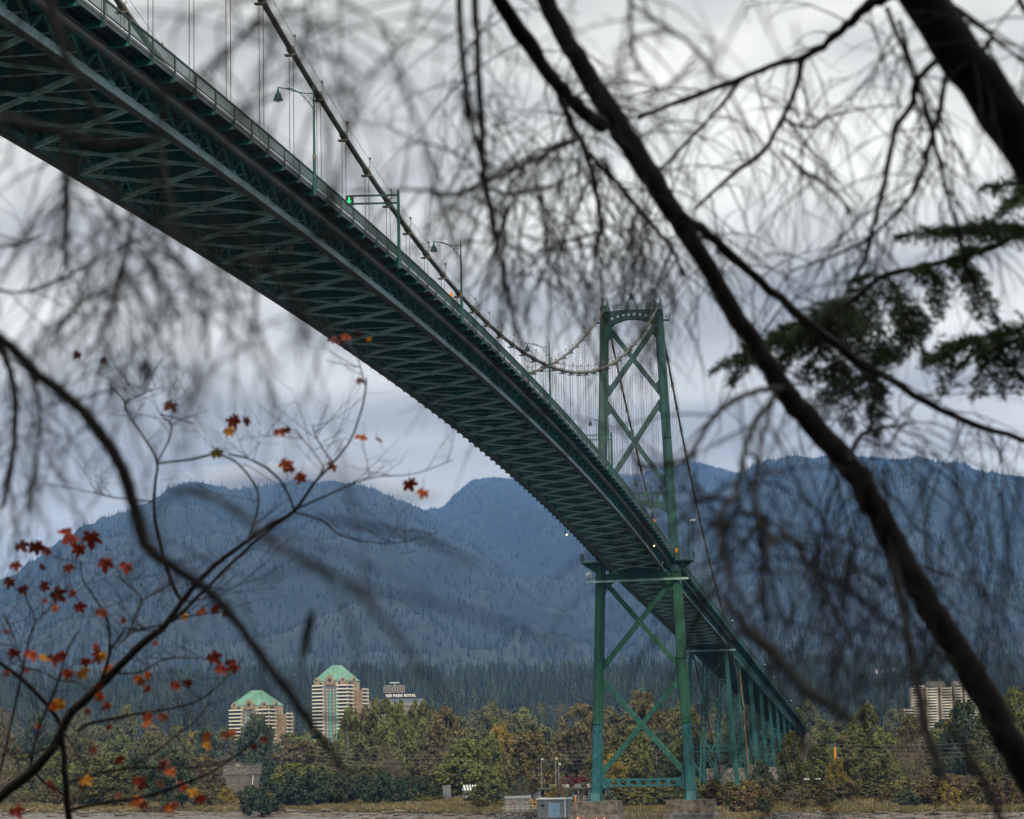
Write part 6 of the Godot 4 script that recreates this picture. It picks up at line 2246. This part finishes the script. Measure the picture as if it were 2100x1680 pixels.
	# leaves: column, row, width as seen, colour (r red, d dark red, o orange, y yellow, g green, b rust)
	var text := "160 732 26 d;210 744 22 b;352 840 44 d;478 872 46 r;505 868 30 r;468 892 34 y;572 894 38 r;588 886 22 r;440 936 34 g;587 958 36 o;600 966 24 r;618 985 34 o;683 962 32 b;738 904 34 o;776 906 20 b;838 1000 38 r;868 1018 36 o;682 706 38 d;704 698 30 r;758 698 18 y;735 690 22 d;738 784 22 b;145 1112 58 r;186 1112 54 r;164 1136 46 r;40 1128 40 d;72 1130 46 d;92 1136 34 d;30 1166 34 d;20 1200 34 d;215 1162 42 r;258 1170 40 r;140 1170 30 o;88 1168 22 b;85 1210 32 d;112 1228 44 d;45 1215 30 d;115 1252 26 o;160 1252 36 d;150 1220 24 d;205 1262 32 b;250 1278 22 o;378 1268 24 y;410 1262 30 o;440 1257 34 r;462 1262 26 d;435 1356 42 r;450 1380 40 d;482 1374 36 r;465 1364 22 d;30 1346 34 d;62 1350 38 o;86 1356 32 y;108 1358 38 b;122 1350 30 d;15 1384 22 d;175 1364 34 r;204 1354 40 d;222 1376 38 o;213 1350 30 y;140 1388 34 o;168 1388 36 y;196 1330 24 r;52 1380 24 b;200 1412 24 b;282 1396 26 o;302 1388 26 o;288 1406 26 d;306 1416 28 b;358 1412 34 r;384 1406 30 d;300 1476 30 r;302 1488 28 o;334 1474 28 b;208 1436 32 o;222 1452 30 b;108 1450 30 o;128 1452 32 y;180 1462 22 b;224 1496 22 r;188 1542 22 b;420 1516 30 o;422 1534 28 y;462 1512 28 b;478 1506 22 o;342 1574 46 b;348 1590 34 o;290 1612 42 b;280 1606 28 d;172 1608 34 y;168 1618 26 d;105 1614 26 r;112 1622 20 r;285 1650 40 o;292 1658 26 b;376 1618 32 o;396 1630 34 g;412 1644 34 o;345 1664 36 o;358 1656 24 b;30 1672 40 r;330 1612 26 b;540 1520 22 b;12 1300 22 d;320 1322 18 r;78 1492 20 o;520 1535 20 b;240 1636 22 b"
	var shapes := []
	for k in 6:
		shapes.append(maple_leaf(r))
	var mats := {"r": [M.leaf_red, M.leaf_scarlet], "d": [M.leaf_wine, M.leaf_red], "o": [M.leaf_orange, M.leaf_scarlet], "y": [M.leaf_yellow, M.leaf_orange], "g": [M.leaf_lime, M.leaf_yellow], "b": [M.leaf_tan, M.leaf_wine]}
	var all := text.split(";")
	for k in 4:
		all.append("%d %d %d %s" % [r.randi_range(5, 265), r.randi_range(1115, 1400) if k % 3 else r.randi_range(1420, 1660), r.randi_range(20, 36), ["d", "r", "o", "b", "y"][r.randi() % 5]])
	for row in all:
		var c := row.split(" ")
		var dd := d + r.randf_range(-0.5, 0.5)
		var p := at(float(c[0]), float(c[1]), dd)
		var s := float(c[2]) * dd / F_PX * 1.2
		var mi := inst("leaf", shapes[r.randi() % 6], o)
		var rot := Basis.from_euler(Vector3(r.randf_range(-0.9, 0.5), r.randf_range(-0.7, 0.7) + facing(p), PI + r.randf_range(-1.0, 1.0)))
		mi.transform = Transform3D(rot.scaled(Vector3.ONE * s), p + Vector3(0, s * 0.25, 0))
		mi.material_override = mats[c[3]][0 if r.randf() < 0.75 else 1]
		var stalk := Geo.new()
		stalk.rod(p + Vector3(0, s * 0.25, 0), p + Vector3(r.randf_range(-0.3, 0.3) * s, s * 0.9, r.randf_range(-0.2, 0.2) * s), 0.0008, 4)
		part("leaf_stalk", stalk, M.bark_twig, o)

# flat sprays of short needles on drooping side twigs
func build_hemlock(r: RandomNumberGenerator) -> void:
	var o := thing("hemlock_bough", "dark green hemlock bough reaching in from the right edge", "branch")
	var d := 6.6
	limb(o, "stem", [[2400, 330, 22], [2260, 400, 18], [2140, 455, 15], [2040, 502, 14], [1980, 525, 13], [1900, 545, 12], [1820, 562, 11], [1760, 605, 10], [1690, 660, 9], [1640, 690, 7], [1560, 715, 5]], d, d, M.bark_dark, r)
	limb(o, "stem", [[2400, 560, 16], [2250, 620, 14], [2120, 668, 12], [2030, 690, 10], [1950, 720, 8]], d + 0.3, d, M.bark_dark, r)
	# centre lines of sprays: column and row of root and tip, breadth in metres, droop
	var rows := [
		[2140, 462, 1840, 482, 0.085, 0.0], [2100, 470, 1900, 470, 0.07, 0.0], [2140, 378, 2015, 385, 0.07, 0.02], [2130, 400, 2050, 425, 0.05, 0.05], [2010, 515, 1950, 540, 0.05, 0.05],
		[1780, 590, 1700, 700, 0.10, 0.02], [1740, 620, 1600, 690, 0.11, 0.0], [1700, 650, 1540, 720, 0.10, 0.0], [1640, 690, 1455, 750, 0.07, 0.05], [1560, 715, 1500, 780, 0.05, 0.05],
		[1700, 660, 1650, 760, 0.10, 0.05], [1740, 640, 1720, 780, 0.11, 0.05], [1780, 640, 1800, 800, 0.10, 0.08], [1720, 760, 1680, 840, 0.08, 0.10], [1780, 780, 1800, 870, 0.08, 0.10], [1740, 800, 1740, 860, 0.07, 0.10],
		[1820, 570, 1860, 680, 0.08, 0.05], [1900, 548, 1930, 640, 0.08, 0.05], [1960, 535, 2010, 640, 0.07, 0.06], [1840, 620, 1900, 720, 0.09, 0.06], [1880, 640, 1840, 730, 0.08, 0.05], [1990, 560, 2040, 650, 0.06, 0.06],
		[2110, 672, 1960, 740, 0.10, 0.05], [2060, 690, 2000, 790, 0.09, 0.08], [2000, 700, 1900, 740, 0.08, 0.05], [2110, 690, 2080, 790, 0.09, 0.06], [1950, 730, 1930, 790, 0.06, 0.08], [2140, 680, 2140, 760, 0.09, 0.06], [2040, 720, 2050, 800, 0.06, 0.08], [1830, 720, 1780, 760, 0.07, 0.05], [1660, 700, 1580, 760, 0.06, 0.06], [1740, 580, 1780, 560, 0.05, 0.0],
	]
	for q in rows:
		var a := at(q[0], q[1], d + r.randf_range(-0.25, 0.25))
		var b := at(q[2], q[3], d + r.randf_range(-0.25, 0.25))
		var sp := Geo.new()
		var pts := PackedVector3Array()
		var rr := PackedFloat32Array()
		for k in 7:
			var t := k / 6.0
			pts.append(a.lerp(b, t) + Vector3(0, -q[5] * t * t * 0.6 + q[5] * 0.3, 0) + Vector3(r.randfn(), r.randfn(), r.randfn()) * 0.004)
			rr.append(lerpf(0.0028, 0.001, t))
		sp.tube(pts, rr, 5)
		var spray := part("spray_twig", sp, M.bark_dark, o)
		var nd := Geo.new()
		nd.colored = true
		var length := a.distance_to(b)
		var n := int(length / 0.0085) + 8
		var out := (b - a).normalized()
		for k in n:
			var t := (k + 0.5) / n
			var p := pts[int(t * 5.99)].lerp(pts[int(t * 5.99) + 1], fmod(t * 5.99, 1.0))
			for s in [-1.0, 1.0]:
				var side: Vector3 = out.cross(Vector3(0.2, 0.75, 0.6).normalized()).normalized() * s
				var reach: float = q[4] * (1.0 - 0.75 * t) * r.randf_range(0.5, 1.2)
				var e: Vector3 = p + (side * 0.8 + out * 0.55 + Vector3(r.randfn() * 0.12, r.randfn() * 0.22 - 0.25, r.randfn() * 0.25)).normalized() * reach
				var m := int(reach / 0.003) + 3
				for j in m:
					var c := p.lerp(e, (j + r.randf()) / m)
					var dir: Vector3 = ((e - p).normalized() * 0.5 + Vector3(r.randfn(), r.randfn(), r.randfn()).normalized()).normalized()
					var l := r.randf_range(0.008, 0.016)
					var w: Vector3 = dir.cross(Vector3(r.randfn(), r.randfn(), r.randfn())).normalized() * 0.0019
					var lum := r.randf_range(0.6, 1.4)
					nd.tint = Color(lum, lum, lum * 0.9)
					nd.quad(c - w, c + w, c + dir * l + w * 0.6, c + dir * l - w * 0.6)
		part("needles", nd, M.hemlock_green, spray)
